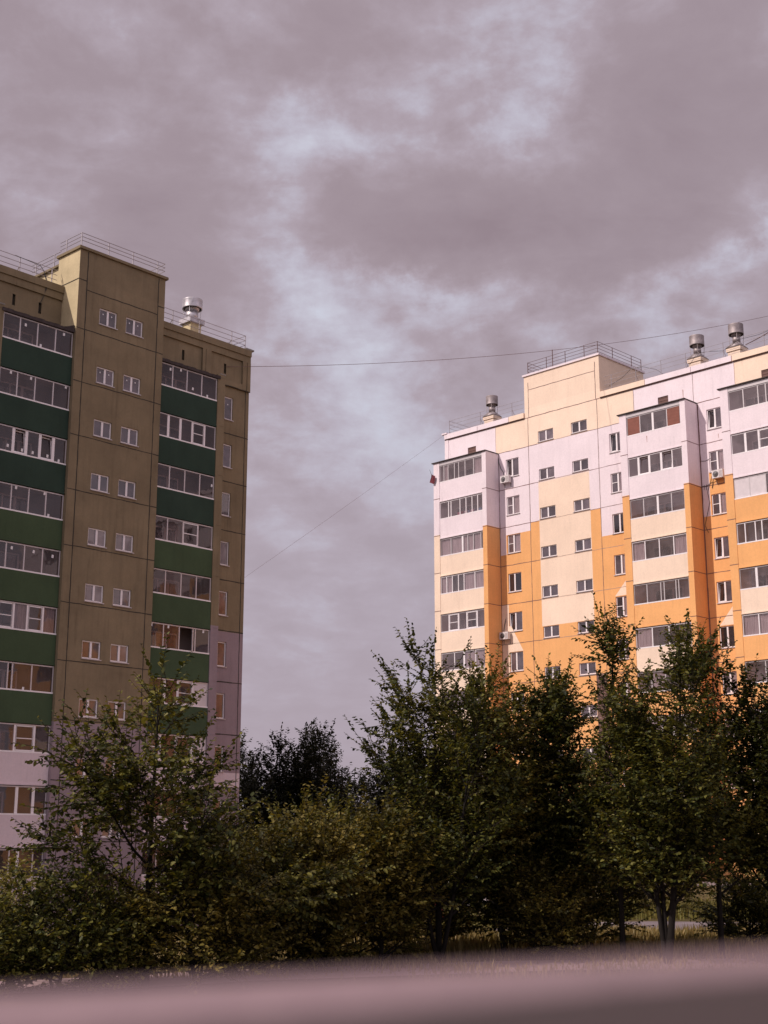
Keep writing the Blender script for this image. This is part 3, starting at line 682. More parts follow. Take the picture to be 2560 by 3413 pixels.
# ------------------------------------------------------------------ right building
def right_building():
    T = RZ; rng = random.Random(9); lev = [T - 2.8 * k for k in range(11)]
    UEND = 62.0
    def col(u, z):
        z -= T
        if z > 2.12 and -.27 < u < 6.35: return CREAM
        if z > 0:
            if u < -3.03: return WHITE
            if u < 9.06: return CREAM
            if u < 16.7: return WHITE
            if u < 25: return CREAM
            return WHITE
        if -.0 <= u <= 6.06:
            if u > 5.19 and z < -16.71: return BROWN
            if .8 < u < 5.2 and -13.08 < z < -2.85: return CREAM
            if z > -2.8: return WHITE
            if z > -5.62: return WHITE
            return ORANGE
        if u < 0:
            if u < -2.23: return WHITE if z > -7.6 else ORANGE
            return WHITE if z > -6.18 else ORANGE
        if u < 9: return WHITE if z > -7.57 else ORANGE
        if u < 14.45: return WHITE if z > -7.56 else ORANGE
        if u < 16.5: return WHITE if z > -4.7 else ORANGE
        return WHITE if z > -7.5 else ORANGE
    uc = (-3.03, 9.06, 16.7, 25, 0, 6.06, 5.19, 5.2, .8, -2.23, 9, 14.45, 16.5, -.27, 6.35)
    zc = [T + x for x in (2.12, 0, -2.85, -16.71, -13.08, -5.62, -7.6, -6.18, -7.57, -7.56, -4.7, -2.8, -7.5)]
    holes = []; tw = []; ww = []
    for k in range(10):
        for a in (.88, 3.80):
            if k == 9 and a > 3: continue
            holes.append((a, a + 1.36, T + .11 - 2.8 * k, T + .90 - 2.8 * k)); tw.append(holes[-1])
    for k in range(10):
        for a in (-2.13, 6.96, 14.53, 23.9, 28.3, 36.2, 45, 48.6):
            holes.append((a, a + 1.19, T - 1.94 - 2.8 * k, T - .60 - 2.8 * k)); ww.append((*holes[-1], a, k))
    att = [(-5.75, -4.95), (10.96, 11.76), (18.56, 19.36)]
    ah = [(a, b, T + .58, T + 1.06) for a, b in att]; holes += ah
    mb = MB(); grid_wall(mb, -8.0, UEND, 0, T + 2.45, 0, holes, col, uc, zc)
    mb.quad([(-8, 0, 0), (-8, 0, T + 2.45), (-8, 12.5, T + 2.45), (-8, 12.5, 0)], WHITE); mb.quad([(UEND, 0, 0), (UEND, 12.5, 0), (UEND, 12.5, T + 2.45), (UEND, 0, T + 2.45)], WHITE)
    mb.quad([(UEND, 12.5, 0), (-8, 12.5, 0), (-8, 12.5, T + 2.45), (UEND, 12.5, T + 2.45)], CREAM)
    mb.box(-8.03, -7.66, -.3, .04, 1.0, T + 2.13, WHITE)
    mb.build('wall', BR)
    # painted triangles, a coat of paint thick
    def sheet(P, m): 
        tri = MB(); n = len(P); b = len(tri.v); k = tri.mi(m)
        tri.v += [(u, -.006, T + z) for u, z in P]; tri.f.append(tuple(b + i for i in range(n))); tri.m.append(k); tri.build('painted_triangle', BR)
    sheet([(-2.79, -16.3), (-2.14, -16.3), (-2.14, -11.2), (-2.79, -11.2)], CREAM)
    sheet([(-2.135, -14.58), (-.90, -14.58), (-1.95, -12.75), (-2.135, -12.75)], CREAM)
    sheet([(6.93, -11.75), (8.2, -11.75), (8.2, -10.4)], CREAM); sheet([(14.6, -14.55), (16.38, -14.55), (16.38, -12.5)], CREAM)
    r = MB(); r.quad([(-8, 0, T + 2.3), (UEND, 0, T + 2.3), (UEND, 12.5, T + 2.3), (-8, 12.5, T + 2.3)], ROOFM); r.build('roof', BR)
    for x0, x1 in att:
        a = MB()
        for i in range(5): z = T + .58 + i * .096; a.box(x0, x1, -.12, -.05 - .02 * (i % 2), z, z + .097, BROWN)
        a.build('attic_vent', BR)
    # stair tower above the roof
    t = MB()
    t.box(-.27, 6.35, -5.4, 0.0, T + 2.451, T + 5.25, CREAM); t.build('stair_tower', BR)
    c = MB(); c.box(-.36, 6.44, -5.5, .09, T + 5.255, T + 5.39, WHITE); c.build('tower_coping', BR)
    # parapet
    pr = [(-8.0, -4.7, WHITE), (-4.66, -1.7, WHITE), (-1.66, -.29, CREAM), (6.37, 10.06, CREAM), (10.1, 13.6, WHITE), (13.64, 16.6, WHITE), (16.66, 20.0, CREAM), (20.04, 25.0, CREAM), (25.04, UEND, WHITE)]
    for x0, x1, m in pr:
        P = MB()
        P.box(x0, x1, .002, .13, T + 2.15, T + 2.53, m); P.box(x0, x1, -.25, .0, T + 2.455, T + 2.53, m)
        P.box(x0, x1, .002, .06, T + 2.08, T + 2.152, BROWN); P.build('parapet', BR)
    P = MB(); P.box(-8.22, -7.72, -.4, .18, T + 2.535, T + 2.64, WHITE)
    P.build('corner_cap', BR)
    j = MB()
    joint_h(j, .08, 5.98, T + 4.2, 0, JOINTR, .045, rng); joint_v(j, .10, T + 2.1, T + 4.75, 0, JOINTR, .04, rng); joint_v(j, 5.99, T + 2.15, T + 4.85, 0, JOINTR, .05, rng)
    joint_h(j, -.27, 6.3, T + 2.12, .0, JOINTR, .05, rng)
    for u in (.0, 6.05): joint_v(j, u, 1.0, T + 2.1, 0, JOINTR, .04, rng)
    joint_v(j, -3.03, T + .2, T + 2.05, 0, JOINTC, .03, rng); joint_v(j, 9.06, T, T + 2.05, 0, JOINTR, .03, rng); joint_v(j, 13.65, T, T + 2.05, 0, JOINTR, .03, rng); joint_v(j, 16.7, T, T + 2.05, 0, JOINTC, .03, rng)
    for k in range(11):
        z = T - 2.8 * k
        joint_h(j, -2.78, .8, z, 0, JOINTR, .045, rng); joint_h(j, .8, 5.2, z, 0, JOINTC, .035, rng); joint_h(j, 5.2, 8.8, z, 0, JOINTC if k > 2 else JOINTR, .035, rng)
        joint_h(j, 13.88, 16.4, z, 0, JOINTR, .05, rng); joint_h(j, 22, UEND, z, 0, JOINTR, .04, rng)
    joint_v(j, -2.79, 1, T - .1, .012, JOINTR, .05, rng); joint_v(j, 13.90, 1, T - .1, .012, JOINTR, .08, rng)
    j.build('panel_joint', BR)
    first = None
    for h in tw:
        if not first: first = window(BR, h[0], h[2], 1.36, .79, 0)
        else: copy_part(first, BR, (h[0] - first.location.x, 0, h[2] - first.location.z))
    spec = {(-2.13, 0): 'o', (-2.13, 1): 'b', (-2.13, 2): 'b', (-2.13, 3): 'd', (-2.13, 4): 'o', (6.96, 0): 'o', (6.96, 1): 'b', (6.96, 4): 'b',
            (14.53, 0): 'o', (14.53, 1): 'b', (14.53, 2): 'b', (14.53, 3): 'o', (14.53, 4): 'o', (6.96, 3): 'c', (-2.13, 5): 'p', (14.53, 5): 'd'}
    protos = {}
    for a, b, z0, z1, ua, k in ww:
        s = spec.get((ua, k), rng.choice('ppcbd'))
        if s not in protos:
            protos[s] = window(BR, a, z0, 1.19, z1 - z0, 0, split=.47, opened=(s == 'o'), bars=((0,) if s == 'b' else ()), curtain=((1,) if s in 'cb' else None), glass=(GLASSB if s == 'd' else GLASSD))
        else: f = protos[s]; copy_part(f, BR, (a - f.location.x, 0, z0 - f.location.z))
    # balcony stacks
    VF = 1.44
    def switch(z, zs, c0, c1): return c0 if z > zs else c1
    stacks = [(-7.35, -3.19, -7.92, -2.80, CREAM, ORANGE), (9.36, 13.48, 8.82, 13.87, ORANGE, ORANGE), (16.96, 21.0, 16.40, 21.45, ORANGE, ORANGE), (30.4, 34.5, 29.86, 34.9, ORANGE, ORANGE), (39.0, 43.1, 38.5, 43.5, ORANGE, ORANGE), (52.0, 56.1, 51.5, 56.5, ORANGE, ORANGE)]
    pm = [[WHITE, WHITE] + [CREAM] * 8, [WHITE, WHITE, CREAM, CREAM, ORANGE, CREAM, ORANGE, ORANGE, CREAM, CREAM], [WHITE, WHITE, ORANGE, ORANGE, CREAM, ORANGE, ORANGE, CREAM, CREAM, CREAM]] + [[WHITE, WHITE, ORANGE, CREAM, ORANGE, ORANGE, CREAM, ORANGE, ORANGE, ORANGE]] * 3
    G = [{0: dict(cuts=(.10, .20, .35, .45, .60, .80), cont={1: 'curtain', 6: 'curtain'}), 1: dict(cuts=(.20, .26, .47, .61, .75, .88)),
          2: dict(cuts=(.25, .52, .64, .77, .94), cont={0: 'curtain', 1: 'curtain', 2: 'curtain', 3: 'curtain', 4: 'curtain'}, fat=(1,)),
          3: dict(cuts=(.14, .27, .41, .54, .79), cont={0: 'curtain', 1: 'curtain', 4: 'curtain', 5: 'curtain'}), 4: dict(cuts=(.19, .40, .60, .82), fat=(0, 1, 2, 3), bars=(1, 3), cont={}),
          5: dict(cuts=(.3, .52, .78), fat=(1,), cont={2: 'curtain', 3: 'curtain'})},
         {0: dict(cuts=(.25, .49, .75), fat=(1, ), cont={0: 'blind', 3: 'blind'}), 1: dict(cuts=(.19, .39, .61, .81), fat=(0, 1, 2), tilt=(1, 3)), 2: dict(cuts=(.25, .51, .76), fat=(1,)),
          3: dict(cuts=(.24, .50, .76), cont={0: 'curtain', 3: 'curtain'}), 4: dict(cuts=(.24, .49, .55, .76, .81))},
         {0: dict(cuts=(.25, .50, .63)), 1: dict(cuts=(.24, .47, .70, .85), fat=(0, 1, 2), bars=(2,)), 2: dict(cuts=(.26, .53, .6), cont={0: 'white', 1: 'white'}), 3: dict(cuts=(.14, .31, .42, .7)),
          4: dict(cuts=(.28, .54, .8), fat=(0,)), 5: dict(cuts=(.27, .54, .8), cont={0: 'curtain', 1: 'curtain', 2: 'curtain'}), 6: dict(cuts=(.33, .66))}]
    for s, (u0, u1, p0, p1, cl, cr) in enumerate(stacks):
        zs = T - 5.55
        for a, b, c in ((p0, u0 - .002, cl), (u1 + .002, p1, cr)):
            p = MB()
            full = b == p1
            p.box(a, b, .002 if full else .002, VF, .8, zs, c); p.box(a, b, .002, VF, zs, T - .02, WHITE)
            for k in range(1, 11):
                z = T - 2.8 * k; p.box(a - .008, b + .008, .01, VF + .008, z - .03, z + .012, JOINTR)
            p.build('pier', BR)
        for k in range(10):
            kw = dict((G[s] if s < 3 else {}).get(k, dict(cuts=rng.choice(((.25, .5, .75), (.2, .4, .6, .8), (.3, .6))), cont={rng.randrange(3): 'curtain'})))
            b = balcony(BR, u0, u1, lev[k], VF, 0.0, pm[s][k], ALU if k % 2 == 0 else PVC, kw.pop('cuts'), 50 + s * 10 + k, last=(k == 9), **kw)
        m = MB(); m.box(p0 - .12, p1 + .04, .02, VF + .10, T - .05, T + .015, DARKROOF); m.box(u0, u1, VF - .14, VF - .02, T - .31, T - .052, ALU); m.box(u0, u1, .02, VF - .141, T - .22, T - .052, INTW)
        m.build('balcony_roof', BR)
    railing(BR, ((-7.75, -5.5), (-7.75, -.2), (-.5, -.2)), T + 2.55, 1.12, (0, 2.6, 5.3, 8.4, 11.45), RAILG, 4, .013, braces=(8.4, 11.45))
    railing(BR, ((6.6, -.2), (UEND, -.2)), T + 2.55, 1.12, (.6, 2.6, 4.6, 6.5, 9.3, 12.2, 15.4, 18.6, 22), RAILG, 4, .013, braces=(2.6, 6.5, 9.3))
    railing(BR, ((.1, -5.3), (.1, -.03), (6.28, -.03), (6.28, -5.3)), T + 5.39, .90, (1.5, 3.4, 5.27, 6.97, 8.65, 10.3, 11.45, 13.2, 15.5, 16.7), RAILB, 4, .016)
    po = MB(); po.tube((2.36, .03, T + 5.3), (2.36, .03, T + 6.7), .03, .03, RAILB, 6); po.build('mast', BR)
    for u, a in ((-6.22, 0), (12.05, 0), (15.05, 0)):
        drain_chimney(BR, u, -3.45, T + 2.3, T + 4.08, 'cone', .46 if u < 0 else .50, T + 5.30, T + 6.0, CREAM, fw=.92, dp=.86, metal=METALD)
    cb = MB()
    def cable(P, r=.014):
        pts = [Vector((a, -b, z + T)) for a, b, z in P]
        for i in range(len(pts) - 1): cb.tube(pts[i], pts[i + 1], r, r, BLACKM, 5)
    cable([(6.4, -1.0, 3.2), (7.6, -.9, 3.5), (8.6, -.6, 3.85), (9.6, -.5, 3.7), (10.7, -.4, 3.2), (11.3, -.3, 2.7)])
    cable([(12.6, -.5, 2.6), (13.2, -.6, 3.0), (13.7, -.6, 3.6), (14.3, -1.2, 3.75), (15.2, -1.4, 3.6), (16.6, -1.0, 3.9), (18, -1, 3.85), (20, -1, 4.1)])
    cable([(13.95, .02, -3.9), (14.3, .03, -3.95), (14.65, .03, -3.85)]); cable([(14.7, .05, -5.0), (14.45, .03, -5.6), (14.3, .03, -6.0), (14.42, .03, -6.7), (14.2, .03, -7.4), (13.98, .02, -8.1), (14.2, .02, -8.6)])
    cable([(13.95, .02, -5.55), (14.25, .03, -5.6), (14.7, .03, -5.4)]); cable([(14.1, .03, -5.5), (14.08, .03, -5.8)]); cable([(14.25, .03, -5.5), (14.23, .03, -5.85)])
    cb.build('facade_cable', BR)
    st = MB(); RU = plain('rust_stain', (.33, .13, .07), .9, 0, .2, .2, 20)
    for u, z, v, w, l in ((12.9, 1.15, .006, .05, .75), (10.9, -1.85, 1.418, .04, .45), (15.3, -2.35, .006, .03, .3)):
        st = MB(); st.quad([(u - w / 2, -v, T + z), (u + w / 2, -v, T + z), (u + w / 5, -v, T + z - l), (u - w / 5, -v, T + z - l)], RU)
        st.build('rust_streak', BR)
right_building()

# ------------------------------------------------------------------ things on the right building
def to_world(B, u, v, z): return B.matrix_basis @ Vector((u, -v, z))
def ac_unit(u, z, label, sleeve):
    o = empty('air_conditioner', to_world(BR, u, 0, RZ + z), BR.rotation_euler.z); tag(o, label, 'air conditioner', 'air conditioners on the orange and white facade')
    b = MB(); w, h = .76, .50
    b.box(0, w, .12, .40, 0, h, ACW); b.box(-.01, w + .01, .11, .41, h, h + .02, ACW)
    for i in range(5): b.box(w * .64, w - .04, .40, .408, .06 + i * .08, .10 + i * .08, METALD)
    b.build('casing', o)
    f = MB(); f.tube((w * .34, -.395, h / 2), (w * .34, -.412, h / 2), .20, .20, BLACKM, 24)
    for i in range(4): rr = .05 + .045 * i; n = 20; P = [Vector((w * .34 + rr * math.cos(a * 2 * math.pi / n), -.42, h / 2 + rr * math.sin(a * 2 * math.pi / n))) for a in range(n + 1)]; f.poly_tube(P, .005, ACW, 3)
    f.build('fan', o)
    k = MB(); k.box(.08, .12, .003, .38, -.04, -.003, METALD); k.box(w - .12, w - .08, .003, .38, -.04, -.003, METALD); k.box(.08, .12, .003, .03, -.3, -.04, METALD); k.box(w - .12, w - .08, .003, .03, -.3, -.04, METALD); k.build('bracket', o)
    p = MB(); p.poly_tube([Vector((a, -b, c)) for a, b, c in sleeve], .022, BLACKM, 5); p.build('hose', o)
ac_unit(-2.35, -2.38, 'white air conditioner box below the top floor window beside the left balcony stack', [(.1, .05, .5), (.0, .04, .9), (-.25, .04, 1.25), (-.42, .04, 1.75), (-.42, .04, 2.0)])
ac_unit(14.90, -5.30, 'white air conditioner box between two balcony stacks below the second row window', [(.0, .2, .1), (-.15, .05, -.1), (-.25, .03, -.5)])
ac_unit(-2.72, -13.68, 'white air conditioner box beside the orange balcony side wall, lowest of the three', [(.1, .05, .5), (.15, .04, .9), (.32, .04, 1.5)])

def flag():
    o = empty('cloth', to_world(BR, -7.95, 1.46, RZ - 1.5), BR.rotation_euler.z); tag(o, 'dark red cloth drooping from a thin pole on the top left balcony pier', 'cloth')
    p = MB(); p.tube((.15, -.02, .0), (-.12, -.25, 1.0), .012, .012, BLACKM, 5); p.build('pole', o)
    c = MB(); RED = plain('dark_red_cloth', (.16, .04, .05), .9, 0, .2, .3, 8); n = 6
    for i in range(n):
        for k in range(5):
            def q(a, b):
                s = 1 - .55 * (b / 5) ** .6 if a < 3 else 1; return (-.02 + .06 * a - .03 * b + .03 * math.sin(a * 2 + b), -.14 - .03 * math.cos(a * 1.7), .62 - .12 * b - .03 * a)
            c.quad((q(i, k), q(i + 1, k), q(i + 1, k + 1), q(i, k + 1)), RED)
    c.build('fabric', o)
flag()
def laundry():
    o = empty('laundry', to_world(BR, -5.9, 1.1, RZ - 4.4), BR.rotation_euler.z); tag(o, 'row of pink, red and blue washing drying behind glass on the second left balcony', 'laundry')
    m = MB(); m.tube((-.3, 0, .35), (2.6, 0, .35), .006, .006, METALD, 4); m.build('line', o)
    rg = random.Random(3); cols = [(.45, .16, .22), (.20, .03, .05), (.55, .45, .5), (.16, .22, .38), (.5, .2, .28), (.10, .09, .16), (.18, .3, .45)]; x = 0
    for i, c in enumerate(cols):
        w = rg.uniform(.24, .36); h = rg.uniform(.35, .6); g = MB(); mm = plain('garment_%s' % 'pink red white blue rose navy sky'.split()[i], c, .9, 0, .2)
        n = 4
        for k in range(n): a = x + w * k / n; b = x + w * (k + 1) / n; g.quad(((a, .02 * (k % 2), .35 - h), (b, .02 * ((k + 1) % 2), .35 - h), (b, 0, .35), (a, 0, .35)), mm)
        g.build('garment', o); x += w + .05
laundry()

def wire(P0, P1, sag, r, label, n=40):
    a, b = Vector(P0), Vector(P1); o = empty('overhead_wire', a)
    tag(o, label, 'wire'); m = MB(); pts = []
    for i in range(n + 1):
        t = i / n; p = a.lerp(b, t) - Vector((0, 0, 4 * sag * t * (1 - t))); pts.append(p - a)
    m.poly_tube(pts, r, RAILB, 5)
    COL.objects.unlink(o); bpy.data.objects.remove(o)
    w = m.build('overhead_wire'); w.location = a; tag(w, label, 'wire')
def atdir(px, py, y):
    f = 4521.6; p = .2380; X = (px - 1280) / f; Z = -(py - 1706.5) / f
    d = Vector((X, math.cos(p) - Z * math.sin(p), math.sin(p) + Z * math.cos(p))); return Vector((0, 0, CZ)) + d * (y / d.y)
w0 = to_world(BL, 10.56, -1.42, LZ + 1.13)
wire(w0, atdir(2760, 1006, 102), 1.35, .014, 'long thin wire from the left block attic slot across the sky over the right block')
wire(atdir(772, 1955, 86), to_world(BR, -7.8, -.1, RZ + 2.75), 0.08, .0065, 'thin slanting wire rising to the left roof corner of the orange block')
wire(to_world(BR, 15.9, -3.1, RZ + 4.3), atdir(2720, 1000, 70), .15, .03, 'thick short cable rising right from the rightmost roof chimney')

# ------------------------------------------------------------------ trees
def np_mesh(name, verts, faces_list, mats, midx, parent, smooth=False):
    me = bpy.data.meshes.new(name)
    nv = len(verts); loops = np.concatenate([f.ravel() for f in faces_list]).astype(np.int32)
    tot = np.concatenate([np.full(len(f), f.shape[1], np.int32) for f in faces_list]); st = np.concatenate([[0], np.cumsum(tot)[:-1]]).astype(np.int32)
    me.vertices.add(nv); me.vertices.foreach_set('co', np.asarray(verts, np.float32).ravel())
    me.loops.add(len(loops)); me.loops.foreach_set('vertex_index', loops)
    me.polygons.add(len(tot)); me.polygons.foreach_set('loop_start', st); me.polygons.foreach_set('loop_total', tot)
    me.polygons.foreach_set('material_index', np.asarray(midx, np.int32)); me.update(calc_edges=True)
    for m in mats: me.materials.append(m)
    o = bpy.data.objects.new(name, me); COL.objects.link(o); o.parent = parent
    return o
def tubes_mesh(name, segs, mat_, parent, n=5):
    segs = [s for s in segs if np.linalg.norm(s[1] - s[0]) > 1e-4]
    A = np.array([s[0] for s in segs]); B = np.array([s[1] for s in segs]); r0 = np.array([s[2] for s in segs]); r1 = np.array([s[3] for s in segs])
    d = B - A; d /= np.linalg.norm(d, axis=1)[:, None]; h = np.where(np.abs(d[:, 2:3]) < .9, [[0, 0, 1.]], [[1., 0, 0]])
    x = np.cross(d, h); x /= np.linalg.norm(x, axis=1)[:, None]; y = np.cross(d, x); V = []
    for i in range(n):
        a = 2 * math.pi * i / n; V.append(A + x * (r0 * math.cos(a))[:, None] + y * (r0 * math.sin(a))[:, None])
    for i in range(n):
        a = 2 * math.pi * i / n; V.append(B + x * (r1 * math.cos(a))[:, None] + y * (r1 * math.sin(a))[:, None])
    V = np.stack(V, 1); k = np.arange(len(segs)) * 2 * n; F = []
    for i in range(n):
        j = (i + 1) % n; F.append(np.stack([k + i, k + j, k + n + j, k + n + i], 1))
    F = np.concatenate(F)
    return np_mesh(name, V.reshape(-1, 3), [F], [mat_], np.zeros(len(F)), parent)
def leaves_mesh(name, P, D, N, L, wid, mat_, parent, fold=.25):
    """P base, D along, N normal: a pointed leaf of two halves folded along the rib"""
    D = D / np.linalg.norm(D, axis=1)[:, None]; S = np.cross(D, N); S /= np.linalg.norm(S, axis=1)[:, None] + 1e-9; N = np.cross(S, D)
    L = L[:, None]; w = L * wid
    b = P; t = P + D * L - N * L * .12; l1 = P + D * L * .30 + S * w + N * w * fold; l2 = P + D * L * .68 + S * w * .75 + N * w * fold * .6 - N * L * .04
    r1 = P + D * L * .30 - S * w + N * w * fold; r2 = P + D * L * .68 - S * w * .75 + N * w * fold * .6 - N * L * .04
    V = np.stack([b, l1, l2, t, r2, r1], 1).reshape(-1, 3); k = np.arange(len(P)) * 6
    F = np.concatenate([np.stack([k, k + 3, k + 2, k + 1], 1), np.stack([k, k + 5, k + 4, k + 3], 1)])
    return np_mesh(name, V, [F], [mat_], np.zeros(len(F)), parent)
UP = np.array([0, 0, 1.])
def unit(v): return v / (np.linalg.norm(v) + 1e-9)
def tree_geo(seed, H, prof, nb, asc0, asc1, h0=.12, leafL=.098, stems=1, spread=.0, subs=7, twl=(.28, .66), sp=.035, trunk_r=.06, droop=.0, bow=.25, dens=1.0, bare=0):
    rg = np.random.default_rng(seed); wood = []; twigs = []; LP = []; LD = []; LN = []; LL = []
    def add_leaves(a, b, n_dir=None, s=sp):
        d = b - a; ln = np.linalg.norm(d); n = max(3, int(ln / s * 1.15)); t = (np.arange(n) + .5) / n; d = unit(d)
        side = unit(np.cross(d, UP) + rg.normal(0, .25, 3)); sg = np.where(np.arange(n) % 2 == 0, 1, -1)[:, None]
        p = a + (b - a) * t[:, None]; D = d * .62 + sg * side * .78 + rg.normal(0, .22, (n, 3)) - UP * (.10 + rg.random((n, 1)) * .30)
        N = UP + rg.normal(0, .45, (n, 3)) + sg * side * .15
        LP.append(p); LD.append(D); LN.append(N); LL.append(leafL * rg.uniform(.6, 1.2, n) * (1.05 - .45 * t))
    def shoot(a, d, ln, up):
        m = a + d * ln * .5; d2 = unit(d + UP * up + rg.normal(0, .12, 3)); e = m + d2 * ln * .5
        twigs.append((a, m, .006, .0045)); twigs.append((m, e, .0045, .002)); add_leaves(a, m); add_leaves(m, e)
    for s in range(stems):
        az = rg.uniform(0, 6.28) + s * 6.28 / stems; lean = np.array([math.cos(az), math.sin(az), 0]) * (spread if stems > 1 else spread * .3)
        hs = H * (1 if s == 0 else rg.uniform(.72, .93)); n = 12; T = []
        ph = rg.uniform(0, 6.28, 2)
        for i in range(n + 1):
            t = i / n; T.append(np.array([0, 0, t * hs]) + lean * (t ** .8) * hs + np.array([math.sin(ph[0] + t * 5), math.cos(ph[1] + t * 4), 0]) * .035 * H / 5 * t)
        tr = trunk_r * (1 if s == 0 else .75)
        for i in range(n): wood.append((T[i], T[i + 1], tr * (1 - .9 * i / n) + .004, tr * (1 - .9 * (i + 1) / n) + .004))
        for _ in range(3): shoot(T[-1] - UP * .05 * _, unit(UP + rg.normal(0, .2 + .2 * _, 3)), rg.uniform(.25, .45), .3)
        if H > 3 and twl[1] < .8:                                   # long feathery leaders at the top
            for q in range(5): a = T[-1 - q // 2] - UP * .04 * q; shoot(a, unit(UP + rg.normal(0, .16 + .05 * q, 3)), rg.uniform(.55, .95), .25)
        nbs = nb if s == 0 else int(nb * .6)
        for i in range(nbs):
            t = h0 + (.97 - h0) * ((i + rg.random()) / nbs); k = min(n - 1, int(t * n)); fr = t * n - k; p = T[k] * (1 - fr) + T[k + 1] * fr
            L = prof(t) * (rg.choice([.45, .7, 1.0, 1.2, 1.45]) if H > 3 and twl[1] < .8 else 1) * rg.uniform(.75, 1.1); az = i * 2.4 + rg.uniform(-.9, .9); el = math.radians(asc0 + (asc1 - asc0) * t + rg.uniform(-12, 12))
            d = np.array([math.cos(az) * math.cos(el), math.sin(az) * math.cos(el), math.sin(el)]); m = 6; br = [p]
            for q in range(m):
                d = unit(d + UP * (bow - droop * (q / m) * 2) / m + rg.normal(0, .07, 3)); br.append(br[-1] + d * L / m)
            r = max(.006, trunk_r * .42 * (1 - t) + .006)
            for q in range(m): wood.append((br[q], br[q + 1], r * (1 - .8 * q / m), r * (1 - .8 * (q + 1) / m)))
            shoot(br[-1], d, rg.uniform(*twl) * 1.2, .15)
            ns = max(2, int(subs * L * dens * 1.25))
            for j in range(ns):
                s_ = .18 + .80 * (j + rg.random()) / ns; q = min(m - 1, int(s_ * m)); f2 = s_ * m - q; a = br[q] * (1 - f2) + br[q + 1] * f2; bd = unit(br[q + 1] - br[q])
                side = unit(np.cross(bd, UP) * (1 if j % 2 else -1) + rg.normal(0, .45, 3)); sd = unit(bd * .75 + side * .8 + UP * .12); sl = L * .42 * (1.1 - .6 * s_) * rg.uniform(.6, 1.2)
                if sl < .22: shoot(a, sd, rg.uniform(*twl), .1 - droop * .5); continue
                e = a + sd * sl + UP * .05 * sl; twigs.append((a, e, .008, .004)); nt = max(2, int(sl / (.10 if leafL < .1 else .3) * dens))
                for w in range(nt):
                    tt = (w + .6) / nt; a2 = a + (e - a) * tt; s2 = unit(np.cross(sd, UP) * (1 if w % 2 else -1) + rg.normal(0, .5, 3)); shoot(a2, unit(sd * .8 + s2 * .7), rg.uniform(*twl) * (1.1 - .4 * tt), .1 - droop * .5)
                shoot(e, sd, rg.uniform(*twl), .1)
    return wood, twigs, np.concatenate(LP), np.concatenate(LD), np.concatenate(LN), np.concatenate(LL)
NLEAF = 0
def tree(name, seed, loc, H, prof, label, cat, leaf, group=None, rz=0, wid=.31, twig=True, **kw):
    global NLEAF
    o = empty(name, loc, rz); tag(o, label, cat, group)
    w, tw, P, D, N, L = tree_geo(seed, H, prof, **kw); NLEAF += len(P)
    tubes_mesh('trunk', w, BARK, o, 6)
    if twig: tubes_mesh('twigs', tw, TWIG, o, 3)
    leaves_mesh('crown', P, D, N, L, wid, leaf, o); return o
def px(x, y): return (x - 1280) / 4521.6 * y * .97    # lateral place of a pixel column at depth y (approx., trees only)
def at(xp, y, dz=-.03): X = (xp - 1280) / 4521.6 * y * 1.0; return (X, y, gz(X, y) + dz)
fan = lambda a: (lambda t: a * (1.05 - .55 * t) * min(1, t * 2.2 + .35))
vase = lambda a, top=.3: (lambda t: a * 1.12 * ((1 - top) * math.sin(math.pi * min(.97, max(.05, (t * .85 + .12)))) ** .6 + top * (1 - t)))
cone = lambda a, b=.12: (lambda t: a * (1 - t) ** .75 + b)
G1 = 'young elms in front of the two blocks'
